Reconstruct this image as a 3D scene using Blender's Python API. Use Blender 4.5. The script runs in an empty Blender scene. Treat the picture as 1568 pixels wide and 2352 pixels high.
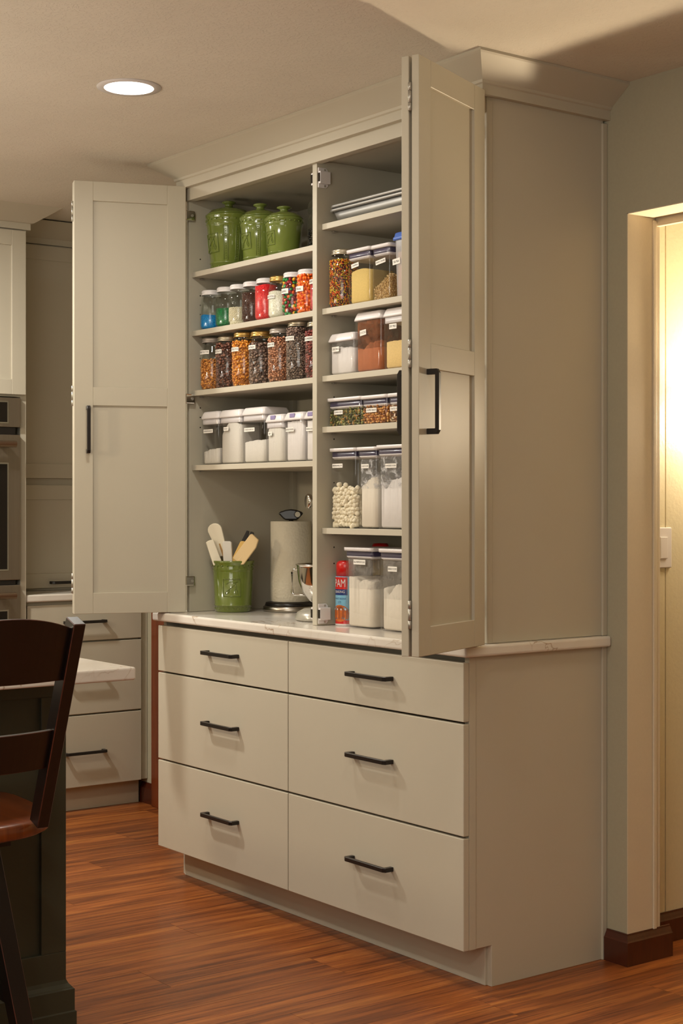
import bpy, math, random
from mathutils import Vector, Matrix
PI = math.pi
R_ = random.Random(7)
SC = bpy.context.scene
COL = SC.collection

# ------------------------------------------------------------------ camera, world, lights, exposure
cam_d = bpy.data.cameras.new('camera'); cam = bpy.data.objects.new('camera', cam_d); COL.objects.link(cam)
cam.location = (3.0785, -2.7041, 1.2951)
cam.rotation_euler = (PI/2, 0, math.radians(53.2189))
cam_d.sensor_fit = 'VERTICAL'; cam_d.sensor_height = 36.0
cam_d.lens = 36.0*3556.41/2352
cam_d.shift_y = -19.2/2352
cam_d.clip_start = 0.05
SC.camera = cam
SC.view_settings.view_transform = 'Standard'; SC.view_settings.look = 'None'
SC.view_settings.exposure = 0.18; SC.view_settings.gamma = 1.0
SC.view_settings.use_curve_mapping = False
cy = SC.cycles
cy.use_denoising = True
cy.max_bounces = 8; cy.diffuse_bounces = 5; cy.glossy_bounces = 4; cy.transmission_bounces = 6
cy.transparent_max_bounces = 40; cy.sample_clamp_indirect = 4.0
cy.caustics_reflective = False; cy.caustics_refractive = False
wd = bpy.data.worlds.new('world'); SC.world = wd; wd.use_nodes = True
wd.node_tree.nodes['Background'].inputs[0].default_value = (1.0, 0.86, 0.68, 1)
wd.node_tree.nodes['Background'].inputs[1].default_value = 0.05

ZC = 2.477
CAN_COL = (1.0, 0.95, 0.85)
CANS = [(-0.80, -0.557, 7), (0.75, -0.75, 2.5), (-2.15, -1.00, 33), (-0.80, -2.2, 6), (0.9, -2.3, 8), (2.6, -1.0, 4), (2.6, -3.0, 12), (-2.15, -2.3, 16)]
def area(name, loc, size, power, col, rot=(0, 0, 0), shape='DISK', size_y=None):
    l = bpy.data.lights.new(name, 'AREA'); l.shape = shape; l.size = size
    if size_y: l.size_y = size_y
    l.energy = power; l.color = col
    o = bpy.data.objects.new(name, l); o.location = loc; o.rotation_euler = rot; COL.objects.link(o)
    return o
for x, y, p in CANS:
    area('can_lamp', (x, y, ZC-0.012), 0.135, p, CAN_COL)
# large soft fill light added behind the camera to flatten the contrast
area('soft_fill', (2.6, -4.5, 1.7), 3.0, 48, (1.0, 0.96, 0.87), (math.radians(84), 0, math.radians(38)), 'RECTANGLE', 1.5)
area('ceiling_fill', (1.6, -3.4, 1.5), 1.6, 40, (1.0, 0.94, 0.83), (math.radians(180), 0, 0), 'RECTANGLE', 1.6)  # upward fill lamp added to brighten the ceiling
area('ceiling_fill_left', (-1.7, -2.6, 1.5), 1.4, 26, (1.0, 0.94, 0.83), (math.radians(180), 0, 0), 'RECTANGLE', 1.4)  # another added upward fill, for the left half of the ceiling

# ------------------------------------------------------------------ materials
def lin(c):
    c = c/255.0
    return c/12.92 if c <= 0.04045 else ((c+0.055)/1.055)**2.4
def rgb(r, g, b): return (lin(r), lin(g), lin(b), 1)
def new_mat(name):
    m = bpy.data.materials.new(name); m.use_nodes = True
    nt = m.node_tree; b = nt.nodes['Principled BSDF']
    return m, nt, b
def N(nt, t, **kw):
    n = nt.nodes.new(t)
    for k, v in kw.items(): setattr(n, k, v)
    return n
def L(nt, a, ao, b, bi): nt.links.new(a.outputs[ao], b.inputs[bi])
def noise(nt, scale=(1, 1, 1), sc=5.0, det=4, rough=0.55, dist=0.0, obj=True):
    tc = N(nt, 'ShaderNodeTexCoord'); mp = N(nt, 'ShaderNodeMapping'); mp.inputs['Scale'].default_value = scale
    L(nt, tc, 'Object' if obj else 'Generated', mp, 0)
    n = N(nt, 'ShaderNodeTexNoise'); n.inputs['Scale'].default_value = sc; n.inputs['Detail'].default_value = det
    n.inputs['Roughness'].default_value = rough; n.inputs['Distortion'].default_value = dist
    L(nt, mp, 0, n, 'Vector'); return n
def ramp(nt, stops):
    r = N(nt, 'ShaderNodeValToRGB'); e = r.color_ramp.elements
    e[0].position, e[0].color = stops[0]; e[1].position, e[1].color = stops[-1]
    for p, c in stops[1:-1]:
        k = e.new(p); k.color = c
    return r
def bump(nt, src, out, b, strength, dist=0.002):
    bp = N(nt, 'ShaderNodeBump'); bp.inputs['Strength'].default_value = strength; bp.inputs['Distance'].default_value = dist
    L(nt, src, out, bp, 'Height'); L(nt, bp, 0, b, 'Normal')
def simple(name, col, rough=0.5, metal=0.0, var=0.0, bs=0.0, sc=30, spec=0.5, coat=0.0, scale=(1, 1, 1)):
    m, nt, b = new_mat(name)
    b.inputs['Roughness'].default_value = rough; b.inputs['Metallic'].default_value = metal
    b.inputs['Specular IOR Level'].default_value = spec
    b.inputs['Coat Weight'].default_value = coat; b.inputs['Coat Roughness'].default_value = 0.08
    n = noise(nt, scale, sc)
    r = ramp(nt, [(0.3, tuple(c*(1-var) for c in col[:3])+(1,)), (0.7, tuple(min(1, c*(1+var)) for c in col[:3])+(1,))])
    L(nt, n, 0, r, 0); L(nt, r, 0, b, 'Base Color')
    if bs: bump(nt, n, 0, b, bs)
    return m
def thin_glass(name, tint=(0.96, 0.97, 0.96, 1), rough=0.03, gl=1.0, haze=0.0, hazecol=(0.8, 0.8, 0.8, 1)):
    m = bpy.data.materials.new(name); m.use_nodes = True; nt = m.node_tree
    for n in list(nt.nodes):
        if n.type != 'OUTPUT_MATERIAL': nt.nodes.remove(n)
    out = [n for n in nt.nodes if n.type == 'OUTPUT_MATERIAL'][0]
    tr = N(nt, 'ShaderNodeBsdfTransparent'); tr.inputs[0].default_value = tint
    g = N(nt, 'ShaderNodeBsdfGlossy'); g.inputs['Roughness'].default_value = rough; g.inputs[0].default_value = (gl, gl, gl, 1)
    lw = N(nt, 'ShaderNodeLayerWeight'); lw.inputs[0].default_value = 0.5
    pwn = N(nt, 'ShaderNodeMath', operation='POWER'); L(nt, lw, 'Facing', pwn, 0); pwn.inputs[1].default_value = 3.5
    fr = N(nt, 'ShaderNodeMath', operation='MULTIPLY_ADD'); L(nt, pwn, 0, fr, 0); fr.inputs[1].default_value = 0.6; fr.inputs[2].default_value = 0.04
    mx = N(nt, 'ShaderNodeMixShader'); L(nt, fr, 0, mx, 0); L(nt, tr, 0, mx, 1); L(nt, g, 0, mx, 2)
    if haze:
        df = N(nt, 'ShaderNodeBsdfDiffuse'); df.inputs[0].default_value = hazecol
        m2 = N(nt, 'ShaderNodeMixShader'); m2.inputs[0].default_value = haze
        L(nt, mx, 0, m2, 1); L(nt, df, 0, m2, 2); mx = m2
    L(nt, mx, 0, out, 0); return m
def residue(name, col, lo=0.45, hi=0.7, sc=9, maxa=0.75):
    m = bpy.data.materials.new(name); m.use_nodes = True; nt = m.node_tree
    for n in list(nt.nodes):
        if n.type != 'OUTPUT_MATERIAL': nt.nodes.remove(n)
    out = [n for n in nt.nodes if n.type == 'OUTPUT_MATERIAL'][0]
    tr = N(nt, 'ShaderNodeBsdfTransparent'); df = N(nt, 'ShaderNodeBsdfDiffuse'); df.inputs[0].default_value = col
    n = noise(nt, (1, 1, 1), sc, 8, 0.65, 0.6); r = ramp(nt, [(lo, (0.12, 0.12, 0.12, 1)), (hi, (maxa, maxa, maxa, 1))])
    L(nt, n, 0, r, 0); mx = N(nt, 'ShaderNodeMixShader'); L(nt, r, 0, mx, 0); L(nt, tr, 0, mx, 1); L(nt, df, 0, mx, 2)
    L(nt, mx, 0, out, 0); return m
def speckle(name, cols, sc=300, rough=0.5, bs=0.0):
    m, nt, b = new_mat(name)
    tc = N(nt, 'ShaderNodeTexCoord'); v = N(nt, 'ShaderNodeTexVoronoi'); v.inputs['Scale'].default_value = sc
    L(nt, tc, 'Object', v, 'Vector')
    sp = N(nt, 'ShaderNodeSeparateColor'); L(nt, v, 'Color', sp, 0)
    r = ramp(nt, [((i+0.001)/len(cols), c) for i, c in enumerate(cols)]) if len(cols) > 1 else ramp(nt, [(0, cols[0]), (1, cols[0])])
    r.color_ramp.interpolation = 'CONSTANT'
    L(nt, sp, 0, r, 0); L(nt, r, 0, b, 'Base Color'); b.inputs['Roughness'].default_value = rough
    if bs: bump(nt, v, 'Distance', b, bs, 0.001)
    return m

M = {}
def paint(name, col, rough=0.46):
    m, nt, b = new_mat(name)
    n = noise(nt, (1, 1, 1), 1.3, 2); r = ramp(nt, [(0.3, tuple(c*0.97 for c in col[:3])+(1,)), (0.7, tuple(c*1.03 for c in col[:3])+(1,))])
    L(nt, n, 0, r, 0); L(nt, r, 0, b, 'Base Color'); b.inputs['Roughness'].default_value = rough; b.inputs['Specular IOR Level'].default_value = 0.3
    n2 = noise(nt, (1, 1, 1), 260, 2); bump(nt, n2, 0, b, 0.03, 0.0006)
    return m
M['cab'] = paint('cabinet_paint', rgb(185, 178, 161))
M['cab_in'] = paint('cabinet_interior', rgb(182, 176, 159), 0.42)
M['green'] = paint('island_green_paint', rgb(66, 66, 52), 0.45)
M['wall'] = simple('wall_paint', rgb(166, 160, 138), 0.75, var=0.02, bs=0.15, sc=120)
M['jamb'] = simple('jamb_paint', rgb(205, 192, 168), 0.6, var=0.015, bs=0.1, sc=140)
M['hall'] = simple('hall_panel_paint', rgb(208, 198, 168), 0.42, var=0.02, bs=0.35, sc=90)
def ceiling_mat():
    m, nt, b = new_mat('ceiling_knockdown')
    n = noise(nt, (1, 1, 1), 48, 5, 0.55, 2.2); n2 = noise(nt, (1, 1, 1), 3, 2)
    r = ramp(nt, [(0.52, (0, 0, 0, 1)), (0.60, (1, 1, 1, 1))]); L(nt, n, 0, r, 0)
    b.inputs['Roughness'].default_value = 0.8
    r2 = ramp(nt, [(0.3, rgb(210, 203, 190)), (0.7, rgb(216, 209, 196))]); L(nt, n2, 0, r2, 0); L(nt, r2, 0, b, 'Base Color')
    bump(nt, r, 0, b, 0.40, 0.002); return m
M['ceil'] = ceiling_mat()
def quartz():
    m, nt, b = new_mat('quartz_countertop')
    tc = N(nt, 'ShaderNodeTexCoord')
    n = N(nt, 'ShaderNodeTexNoise'); n.inputs['Scale'].default_value = 3.2; n.inputs['Detail'].default_value = 6; n.inputs['Distortion'].default_value = 0.9
    L(nt, tc, 'Object', n, 'Vector')
    ad = N(nt, 'ShaderNodeMixRGB'); ad.blend_type = 'ADD'; ad.inputs[0].default_value = 0.45
    L(nt, tc, 'Object', ad, 1); L(nt, n, 'Color', ad, 2)
    v = N(nt, 'ShaderNodeTexVoronoi'); v.feature = 'DISTANCE_TO_EDGE'; v.inputs['Scale'].default_value = 4.2
    L(nt, ad, 0, v, 'Vector')
    r = ramp(nt, [(0.0, (1, 1, 1, 1)), (0.006, (0.5, 0.5, 0.5, 1)), (0.016, (0, 0, 0, 1))]); L(nt, v, 'Distance', r, 0)
    n3 = noise(nt, (1, 1, 1), 5, 3); r3 = ramp(nt, [(0.48, (0, 0, 0, 1)), (0.64, (1, 1, 1, 1))]); L(nt, n3, 0, r3, 0)
    mu = N(nt, 'ShaderNodeMath', operation='MULTIPLY'); L(nt, r, 0, mu, 0); L(nt, r3, 0, mu, 1)
    r4 = ramp(nt, [(0.35, rgb(208, 201, 190)), (0.7, rgb(220, 214, 205))]); L(nt, n, 0, r4, 0)
    mx = N(nt, 'ShaderNodeMixRGB'); L(nt, mu, 0, mx, 0); L(nt, r4, 0, mx, 1); mx.inputs[2].default_value = rgb(150, 118, 84)
    L(nt, mx, 0, b, 'Base Color'); b.inputs['Roughness'].default_value = 0.14
    return m
M['quartz'] = quartz()
def plank_mat():
    m, nt, b = new_mat('vinyl_wood_planks')
    tc = N(nt, 'ShaderNodeTexCoord'); oi = N(nt, 'ShaderNodeObjectInfo')
    cmb = N(nt, 'ShaderNodeVectorMath', operation='SCALE'); cmb.inputs[0].default_value = (17, 31, 11); L(nt, oi, 'Random', cmb, 'Scale')
    ad = N(nt, 'ShaderNodeVectorMath', operation='ADD'); L(nt, tc, 'Object', ad, 0); L(nt, cmb, 0, ad, 1)
    def nz(scale, sc, det, dist, rough=0.6):
        mp = N(nt, 'ShaderNodeMapping'); mp.inputs['Scale'].default_value = scale; L(nt, ad, 0, mp, 0)
        n = N(nt, 'ShaderNodeTexNoise'); n.inputs['Scale'].default_value = sc; n.inputs['Detail'].default_value = det
        n.inputs['Roughness'].default_value = rough; n.inputs['Distortion'].default_value = dist; L(nt, mp, 0, n, 'Vector'); return n
    n1 = nz((22, 1.1, 1), 1.0, 6, 1.0); n2 = nz((130, 3.0, 1), 1.0, 5, 0.3, 0.7); n3 = nz((5, 0.6, 1), 1.0, 3, 0.4)
    r1 = ramp(nt, [(0.28, rgb(92, 50, 26)), (0.43, rgb(132, 74, 37)), (0.56, rgb(162, 96, 47)), (0.74, rgb(188, 124, 62))])
    L(nt, n1, 0, r1, 0)
    r2 = ramp(nt, [(0.36, (0.30, 0.25, 0.23, 1)), (0.54, (1, 1, 1, 1))]); L(nt, n2, 0, r2, 0)
    mx = N(nt, 'ShaderNodeMixRGB'); mx.blend_type = 'MULTIPLY'; mx.inputs[0].default_value = 0.75; L(nt, r1, 0, mx, 1); L(nt, r2, 0, mx, 2)
    r3 = ramp(nt, [(0.3, (0.78, 0.72, 0.68, 1)), (0.7, (1.15, 1.1, 1.05, 1))]); L(nt, n3, 0, r3, 0)
    mx2 = N(nt, 'ShaderNodeMixRGB'); mx2.blend_type = 'MULTIPLY'; mx2.inputs[0].default_value = 0.9; L(nt, mx, 0, mx2, 1); L(nt, r3, 0, mx2, 2)
    r5 = ramp(nt, [(0.0, (0.84, 0.80, 0.78, 1)), (1.0, (1.1, 1.08, 1.05, 1))]); L(nt, oi, 'Random', r5, 0)
    mx3 = N(nt, 'ShaderNodeMixRGB'); mx3.blend_type = 'MULTIPLY'; mx3.inputs[0].default_value = 1.0; L(nt, mx2, 0, mx3, 1); L(nt, r5, 0, mx3, 2)
    L(nt, mx3, 0, b, 'Base Color'); b.inputs['Roughness'].default_value = 0.36
    bump(nt, n2, 0, b, 0.12, 0.0008); return m
M['plank'] = plank_mat()
def wood(name, c1, c2, rough=0.3, scale=(3, 25, 3), coat=0.3):
    m, nt, b = new_mat(name); n = noise(nt, scale, 2.0, 6, 0.6, 0.8); r = ramp(nt, [(0.3, c1), (0.7, c2)]); L(nt, n, 0, r, 0)
    L(nt, r, 0, b, 'Base Color'); b.inputs['Roughness'].default_value = rough; b.inputs['Coat Weight'].default_value = coat; b.inputs['Coat Roughness'].default_value = 0.15
    return m
M['darkwood'] = wood('dark_stained_base', rgb(60, 24, 12), rgb(78, 34, 18), 0.32)
M['redwood'] = wood('stained_casing', rgb(88, 38, 14), rgb(122, 58, 26), 0.35, (25, 25, 1.5))
M['seatwood'] = wood('stool_seat_wood', rgb(84, 36, 12), rgb(126, 62, 22), 0.3, (2, 30, 2))
M['blackwood'] = wood('stool_black_paint', rgb(17, 10, 7), rgb(25, 15, 11), 0.36, (4, 4, 4), 0.1)
M['rub'] = simple('worn_edge_red', rgb(70, 28, 12), 0.45, var=0.6, sc=14)
M['black'] = simple('black_bronze_handle', rgb(36, 31, 29), 0.34, 0.35, var=0.08)
M['blackp'] = simple('black_plastic', rgb(26, 22, 20), 0.28)
M['gap'] = simple('shadow_gap_dark', rgb(40, 34, 27), 0.8)
M['steel'] = simple('brushed_steel', rgb(176, 168, 156), 0.30, 1.0, var=0.05, sc=3, scale=(1, 1, 90))
M['oven'] = simple('oven_stainless', rgb(150, 138, 124), 0.34, 0.9, var=0.05, sc=2, scale=(1, 60, 1))
M['chrome'] = simple('polished_chrome', rgb(215, 212, 206), 0.09, 1.0)
M['nickel'] = simple('nickel_hinge', rgb(176, 172, 162), 0.34, 0.6)
M['copper'] = simple('oven_handle_metal', rgb(186, 160, 136), 0.3, 0.9)
M['ovenglass'] = simple('oven_black_glass', rgb(20, 15, 12), 0.07, spec=0.6)
M['pan'] = simple('aluminium_sheet', rgb(172, 171, 168), 0.48, 0.8, var=0.08, sc=8)
M['mixer'] = simple('silver_enamel', rgb(168, 164, 152), 0.22, 0.25, coat=0.4)
M['white'] = simple('white_plastic', rgb(212, 207, 206), 0.32, spec=0.45)
M['lidwhite'] = simple('white_lid_enamel', rgb(214, 211, 211), 0.28)
M['gasket'] = simple('purple_gasket', rgb(62, 56, 84), 0.3, coat=0.3)
M['tab'] = simple('lavender_tab', rgb(140, 130, 172), 0.35)
M['paper'] = simple('label_paper', rgb(228, 224, 216), 0.6)
M['ink'] = simple('label_ink', rgb(50, 48, 48), 0.6)
M['bluelid'] = simple('blue_lid', rgb(74, 108, 190), 0.35)
M['gold'] = simple('gold_lid', rgb(204, 170, 100), 0.28, 0.9, var=0.06)
M['tin'] = simple('tin_lid', rgb(186, 178, 158), 0.3, 0.85, var=0.05)
M['greylid'] = simple('grey_lid', rgb(168, 160, 152), 0.4, 0.5)
M['glass'] = thin_glass('jar_glass', (0.93, 0.95, 0.93, 1))
M['glass2'] = thin_glass('clear_plastic', (0.94, 0.94, 0.95, 1), 0.04)
M['frost'] = thin_glass('frosted_plastic', (0.85, 0.84, 0.84, 1), 0.25, 0.8, 0.35, (0.72, 0.70, 0.70, 1))
def ceramic():
    m, nt, b = new_mat('green_glazed_ceramic'); n = noise(nt, (1, 1, 1), 6, 3)
    r = ramp(nt, [(0.3, rgb(94, 108, 44)), (0.7, rgb(110, 124, 54))]); L(nt, n, 0, r, 0); L(nt, r, 0, b, 'Base Color')
    b.inputs['Roughness'].default_value = 0.14; b.inputs['Coat Weight'].default_value = 0.6; b.inputs['Coat Roughness'].default_value = 0.04
    return m
M['ceramic'] = ceramic()
def towel():
    m, nt, b = new_mat('paper_towel'); b.inputs['Base Color'].default_value = rgb(208, 200, 180); b.inputs['Roughness'].default_value = 0.9
    tc = N(nt, 'ShaderNodeTexCoord')
    w = N(nt, 'ShaderNodeTexVoronoi'); w.inputs['Scale'].default_value = 110; L(nt, tc, 'Object', w, 'Vector'); bump(nt, w, 'Distance', b, 0.5, 0.002); return m
M['towel'] = towel()
M['silw'] = simple('white_silicone', rgb(226, 218, 196), 0.5)
M['silt'] = simple('translucent_white_plastic', rgb(210, 206, 196), 0.35)
M['cream'] = simple('cream_silicone', rgb(220, 192, 142), 0.45)
M['yellow'] = simple('yellow_silicone', rgb(214, 176, 96), 0.45)
M['stick'] = wood('wooden_handle', rgb(150, 112, 60), rgb(178, 138, 80), 0.5, (10, 10, 2), 0.0)
M['flour'] = simple('flour', rgb(216, 206, 188), 0.95, var=0.02, bs=0.2, sc=60)
M['sugar'] = simple('powdered_sugar', rgb(214, 208, 202), 0.95, var=0.02, bs=0.3, sc=70)
M['salt'] = simple('salt', rgb(206, 200, 188), 0.9, var=0.03, bs=0.3, sc=300)
M['cornmeal'] = simple('cornmeal', rgb(214, 184, 108), 0.95, var=0.05, bs=0.2, sc=200)
M['milk'] = simple('dry_milk', rgb(220, 188, 122), 0.95, var=0.06, bs=0.4, sc=200)
M['cocoa'] = simple('cocoa_powder', rgb(166, 96, 58), 0.95, var=0.06, bs=0.3, sc=60)
M['ribrub'] = simple('spice_rub', rgb(196, 156, 124), 0.95, var=0.05, sc=80)
M['bluesug'] = speckle('blue_sugar', [rgb(0, 120, 190), rgb(20, 145, 210), rgb(0, 105, 175)], 500, 0.35)
M['greensug'] = speckle('green_sugar', [rgb(20, 110, 62), rgb(34, 132, 74), rgb(12, 84, 48)], 420, 0.35)
M['redsug'] = speckle('red_sugar', [rgb(206, 36, 40), rgb(222, 54, 54), rgb(190, 26, 34)], 420, 0.35)
M['pinksug'] = speckle('pink_sugar', [rgb(186, 40, 52), rgb(206, 72, 78), rgb(160, 26, 40)], 350, 0.35)
M['crystal'] = speckle('clear_sugar', [rgb(226, 220, 200), rgb(206, 200, 180), rgb(236, 232, 220)], 500, 0.4)
M['residue'] = residue('flour_residue', (0.55, 0.52, 0.48, 1))
M['residue2'] = residue('sugar_residue', (0.62, 0.62, 0.62, 1), 0.5, 0.62, 40, 0.8)
M['residue3'] = residue('cocoa_residue', rgb(150, 92, 62), 0.4, 0.6, 14, 0.8)
def em(name, col, st):
    m, nt, b = new_mat(name); b.inputs['Emission Color'].default_value = col; b.inputs['Emission Strength'].default_value = st
    b.inputs['Base Color'].default_value = (0.8, 0.8, 0.8, 1); return m
M['led'] = em('led_lens', (1.0, 0.93, 0.82, 1), 9.0)
M['bulb'] = em('sconce_glass', (1.0, 0.80, 0.50, 1), 5.0)

# ------------------------------------------------------------------ mesh helpers
class MB:
    def __init__(s): s.v = []; s.f = []; s.m = []; s.sm = []
    def add(s, vs, fs, mi=0, smooth=False):
        o = len(s.v); s.v += [tuple(v) for v in vs]; s.f += [tuple(i+o for i in f) for f in fs]
        s.m += [mi]*len(fs); s.sm += [smooth]*len(fs); return s
    def box(s, x0, x1, y0, y1, z0, z1, mi=0):
        vs = [(x, y, z) for z in (z0, z1) for y in (y0, y1) for x in (x0, x1)]
        return s.add(vs, [(0, 2, 3, 1), (4, 5, 7, 6), (0, 1, 5, 4), (2, 6, 7, 3), (0, 4, 6, 2), (1, 3, 7, 5)], mi)
    def lathe(s, prof, n=32, c=(0, 0), mi=0, smooth=True, caps=(True, True)):
        vs = []; fs = []
        for r, z in prof:
            for i in range(n):
                a = 2*PI*i/n; vs.append((c[0]+r*math.cos(a), c[1]+r*math.sin(a), z))
        for k in range(len(prof)-1):
            for i in range(n):
                j = (i+1) % n; fs.append((k*n+i, k*n+j, (k+1)*n+j, (k+1)*n+i))
        s.add(vs, fs, mi, smooth)
        o = len(s.v)-len(vs)
        if caps[0]: s.f.append(tuple(o+i for i in range(n))[::-1]); s.m.append(mi); s.sm.append(False)
        if caps[1]: s.f.append(tuple(o+(len(prof)-1)*n+i for i in range(n))); s.m.append(mi); s.sm.append(False)
        return s
    def loft(s, secs, mi=0, caps=(True, True), k=5, c=(0, 0), smooth=True):
        """rounded-rectangle sections (half_w, half_d, radius, z)"""
        vs = []; n = 4*(k+1)
        for hw, hd, r, z in secs:
            r = min(r, hw, hd)
            for q, (sx, sy) in enumerate(((1, 1), (-1, 1), (-1, -1), (1, -1))):
                for i in range(k+1):
                    a = q*PI/2 + PI/2*i/k
                    vs.append((c[0]+sx*(hw-r)+r*math.cos(a), c[1]+sy*(hd-r)+r*math.sin(a), z))
        fs = []
        for t in range(len(secs)-1):
            for i in range(n):
                j = (i+1) % n; fs.append((t*n+i, t*n+j, (t+1)*n+j, (t+1)*n+i))
        s.add(vs, fs, mi, smooth); o = len(s.v)-len(vs)
        if caps[0]: s.f.append(tuple(o+i for i in range(n))[::-1]); s.m.append(mi); s.sm.append(False)
        if caps[1]: s.f.append(tuple(o+(len(secs)-1)*n+i for i in range(n))); s.m.append(mi); s.sm.append(False)
        return s
    def prism(s, pts, ax, a0, a1, mi=0):
        """extrude polygon pts (2D in the other two axes) along axis"""
        def P(p, a): return (a, p[0], p[1]) if ax == 'x' else ((p[0], a, p[1]) if ax == 'y' else (p[0], p[1], a))
        n = len(pts); vs = [P(p, a0) for p in pts]+[P(p, a1) for p in pts]
        fs = [tuple(range(n))[::-1], tuple(range(n, 2*n))]+[(i, (i+1) % n, n+(i+1) % n, n+i) for i in range(n)]
        return s.add(vs, fs, mi)
    def tube(s, pts, r, n=8, mi=0, smooth=True):
        pts = [Vector(p) for p in pts]; vs = []
        up = Vector((0, 0, 1))
        for i, p in enumerate(pts):
            t = (pts[min(i+1, len(pts)-1)]-pts[max(i-1, 0)]).normalized()
            u = t.cross(up)
            if u.length < 0.05: u = t.cross(Vector((1, 0, 0)))
            u.normalize(); w = u.cross(t)
            rr = r[i] if isinstance(r, (list, tuple)) else r
            vs += [p+u*rr*math.cos(2*PI*k/n)+w*rr*math.sin(2*PI*k/n) for k in range(n)]
        fs = [(i*n+k, i*n+(k+1) % n, (i+1)*n+(k+1) % n, (i+1)*n+k) for i in range(len(pts)-1) for k in range(n)]
        fs += [tuple(range(n))[::-1], tuple(range((len(pts)-1)*n, len(pts)*n))]
        return s.add(vs, fs, mi, smooth)
    def beam(s, p0, p1, w, d, side=(0, 1, 0), mi=0, w1=None, d1=None):
        p0 = Vector(p0); p1 = Vector(p1); t = (p1-p0).normalized(); u = Vector(side); u = (u-t*u.dot(t)).normalized(); v = t.cross(u)
        w1 = w1 or w; d1 = d1 or d
        vs = [p+u*a*ww/2+v*b*dd/2 for p, ww, dd in ((p0, w, d), (p1, w1, d1)) for a, b in ((-1, -1), (1, -1), (1, 1), (-1, 1))]
        return s.add(vs, [(3, 2, 1, 0), (4, 5, 6, 7), (0, 1, 5, 4), (1, 2, 6, 5), (2, 3, 7, 6), (3, 0, 4, 7)], mi)
    def mesh(s, name, mats):
        me = bpy.data.meshes.new(name); me.from_pydata(s.v, [], s.f)
        for m in (mats if isinstance(mats, (list, tuple)) else [mats]): me.materials.append(m)
        me.polygons.foreach_set('material_index', s.m); me.polygons.foreach_set('use_smooth', s.sm)
        me.update(); 
        import bmesh
        b = bmesh.new(); b.from_mesh(me); bmesh.ops.recalc_face_normals(b, faces=b.faces); b.to_mesh(me); b.free()
        return me
    def build(s, name, mats, parent=None, loc=None, rot=None, bev=0, seg=2, bmat=None, kind=None):
        o = bpy.data.objects.new(name, s.mesh(name, mats)); COL.objects.link(o)
        if parent: o.parent = parent
        if loc is not None: o.location = loc
        if rot is not None: o.rotation_euler = rot
        if bev:
            md = o.modifiers.new('bevel', 'BEVEL'); md.width = bev; md.segments = seg; md.limit_method = 'ANGLE'; md.angle_limit = math.radians(35)
            if bmat is not None: md.material = bmat
        if kind: o['kind'] = kind
        return o
def tag(o, label=None, cat=None, group=None, kind=None):
    if label: o['label'] = label
    if cat: o['category'] = cat
    if group: o['group'] = group
    if kind: o['kind'] = kind
    return o
def thing(name, label, cat, loc=(0, 0, 0), rz=0, group=None):
    o = bpy.data.objects.new(name, None); COL.objects.link(o); o.location = loc; o.rotation_euler = (0, 0, rz); o.empty_display_size = 0.05
    return tag(o, label, cat, group)
def struct(o): o['kind'] = 'structure'; return o
def copy_tree(o, parent=None):
    c = o.copy(); COL.objects.link(c); c.parent = parent
    for ch in list(o.children): copy_tree(ch, c)
    return c
TEXTC = {}
def text_pts(body, h, sx=0.72):
    """flat text mesh centred on 0, height h -> verts (x,y), faces"""
    cu = bpy.data.curves.new('t', 'FONT'); cu.body = body; cu.size = 1.0; cu.align_x = 'CENTER'; cu.align_y = 'CENTER'; cu.resolution_u = 2
    ob = bpy.data.objects.new('t', cu); COL.objects.link(ob)
    dg = bpy.context.evaluated_depsgraph_get(); me = bpy.data.meshes.new_from_object(ob.evaluated_get(dg))
    vs = [v.co.copy() for v in me.vertices]; fs = [tuple(p.vertices) for p in me.polygons]
    bpy.data.objects.remove(ob); bpy.data.curves.remove(cu); bpy.data.meshes.remove(me)
    return [(v.x*h*sx, v.y*h) for v in vs], fs
def label_flat(parent, body, cx, y, cz, w, h, tilt=0.0, th=None):
    """paper label on a face looking to -Y, parent-local coordinates"""
    a = MB(); a.box(-w/2, w/2, -0.0006, 0, -h/2, h/2)
    lb = a.build('paper_label', M['paper'], parent, (cx, y, cz), (0, tilt, 0))
    th = th or h*0.62
    vs, fs = text_pts(body, th); mw = max(abs(v[0]) for v in vs) or 1; k = min(1.0, w*0.46/mw)
    t = MB(); t.add([(v[0]*k, -0.0009, v[1]) for v in vs], fs); t.build('lettering', M['ink'], lb)
    return lb
def label_curved(parent, body, r, ang, cz, w, h, slope=0.0, z0=0.0, th=None):
    """paper strip wrapped on a jar; ang = direction of its middle (radians)"""
    n = 10; vs = []; 
    for i in range(n+1):
        u = -w/2+w*i/n; a = ang+u/r
        for rr in (r+0.0004, r+0.0009):
            for zz in (-h/2, h/2): vs.append((rr*math.cos(a), rr*math.sin(a), cz+zz+u*slope))
    fs = []
    for i in range(n):
        a = i*4; b = a+4
        fs += [(a+2, b+2, b+3, a+3), (a, a+1, b+1, b), (a+1, a+3, b+3, b+1), (a, b, b+2, a+2)]
    fs += [(0, 2, 3, 1), (n*4, n*4+1, n*4+3, n*4+2)]
    lb = MB().add(vs, fs).build('paper_label', M['paper'], parent)
    pv, pf = text_pts(body, th or h*0.74); mw = max(abs(v[0]) for v in pv) or 1; k = min(1.0, w*0.46/mw)
    vv = [((r+0.0013)*math.cos(ang+v[0]*k/r), (r+0.0013)*math.sin(ang+v[0]*k/r), cz+v[1]+v[0]*k*slope) for v in pv]
    MB().add(vv, pf).build('lettering', M['ink'], lb); return lb

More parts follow.
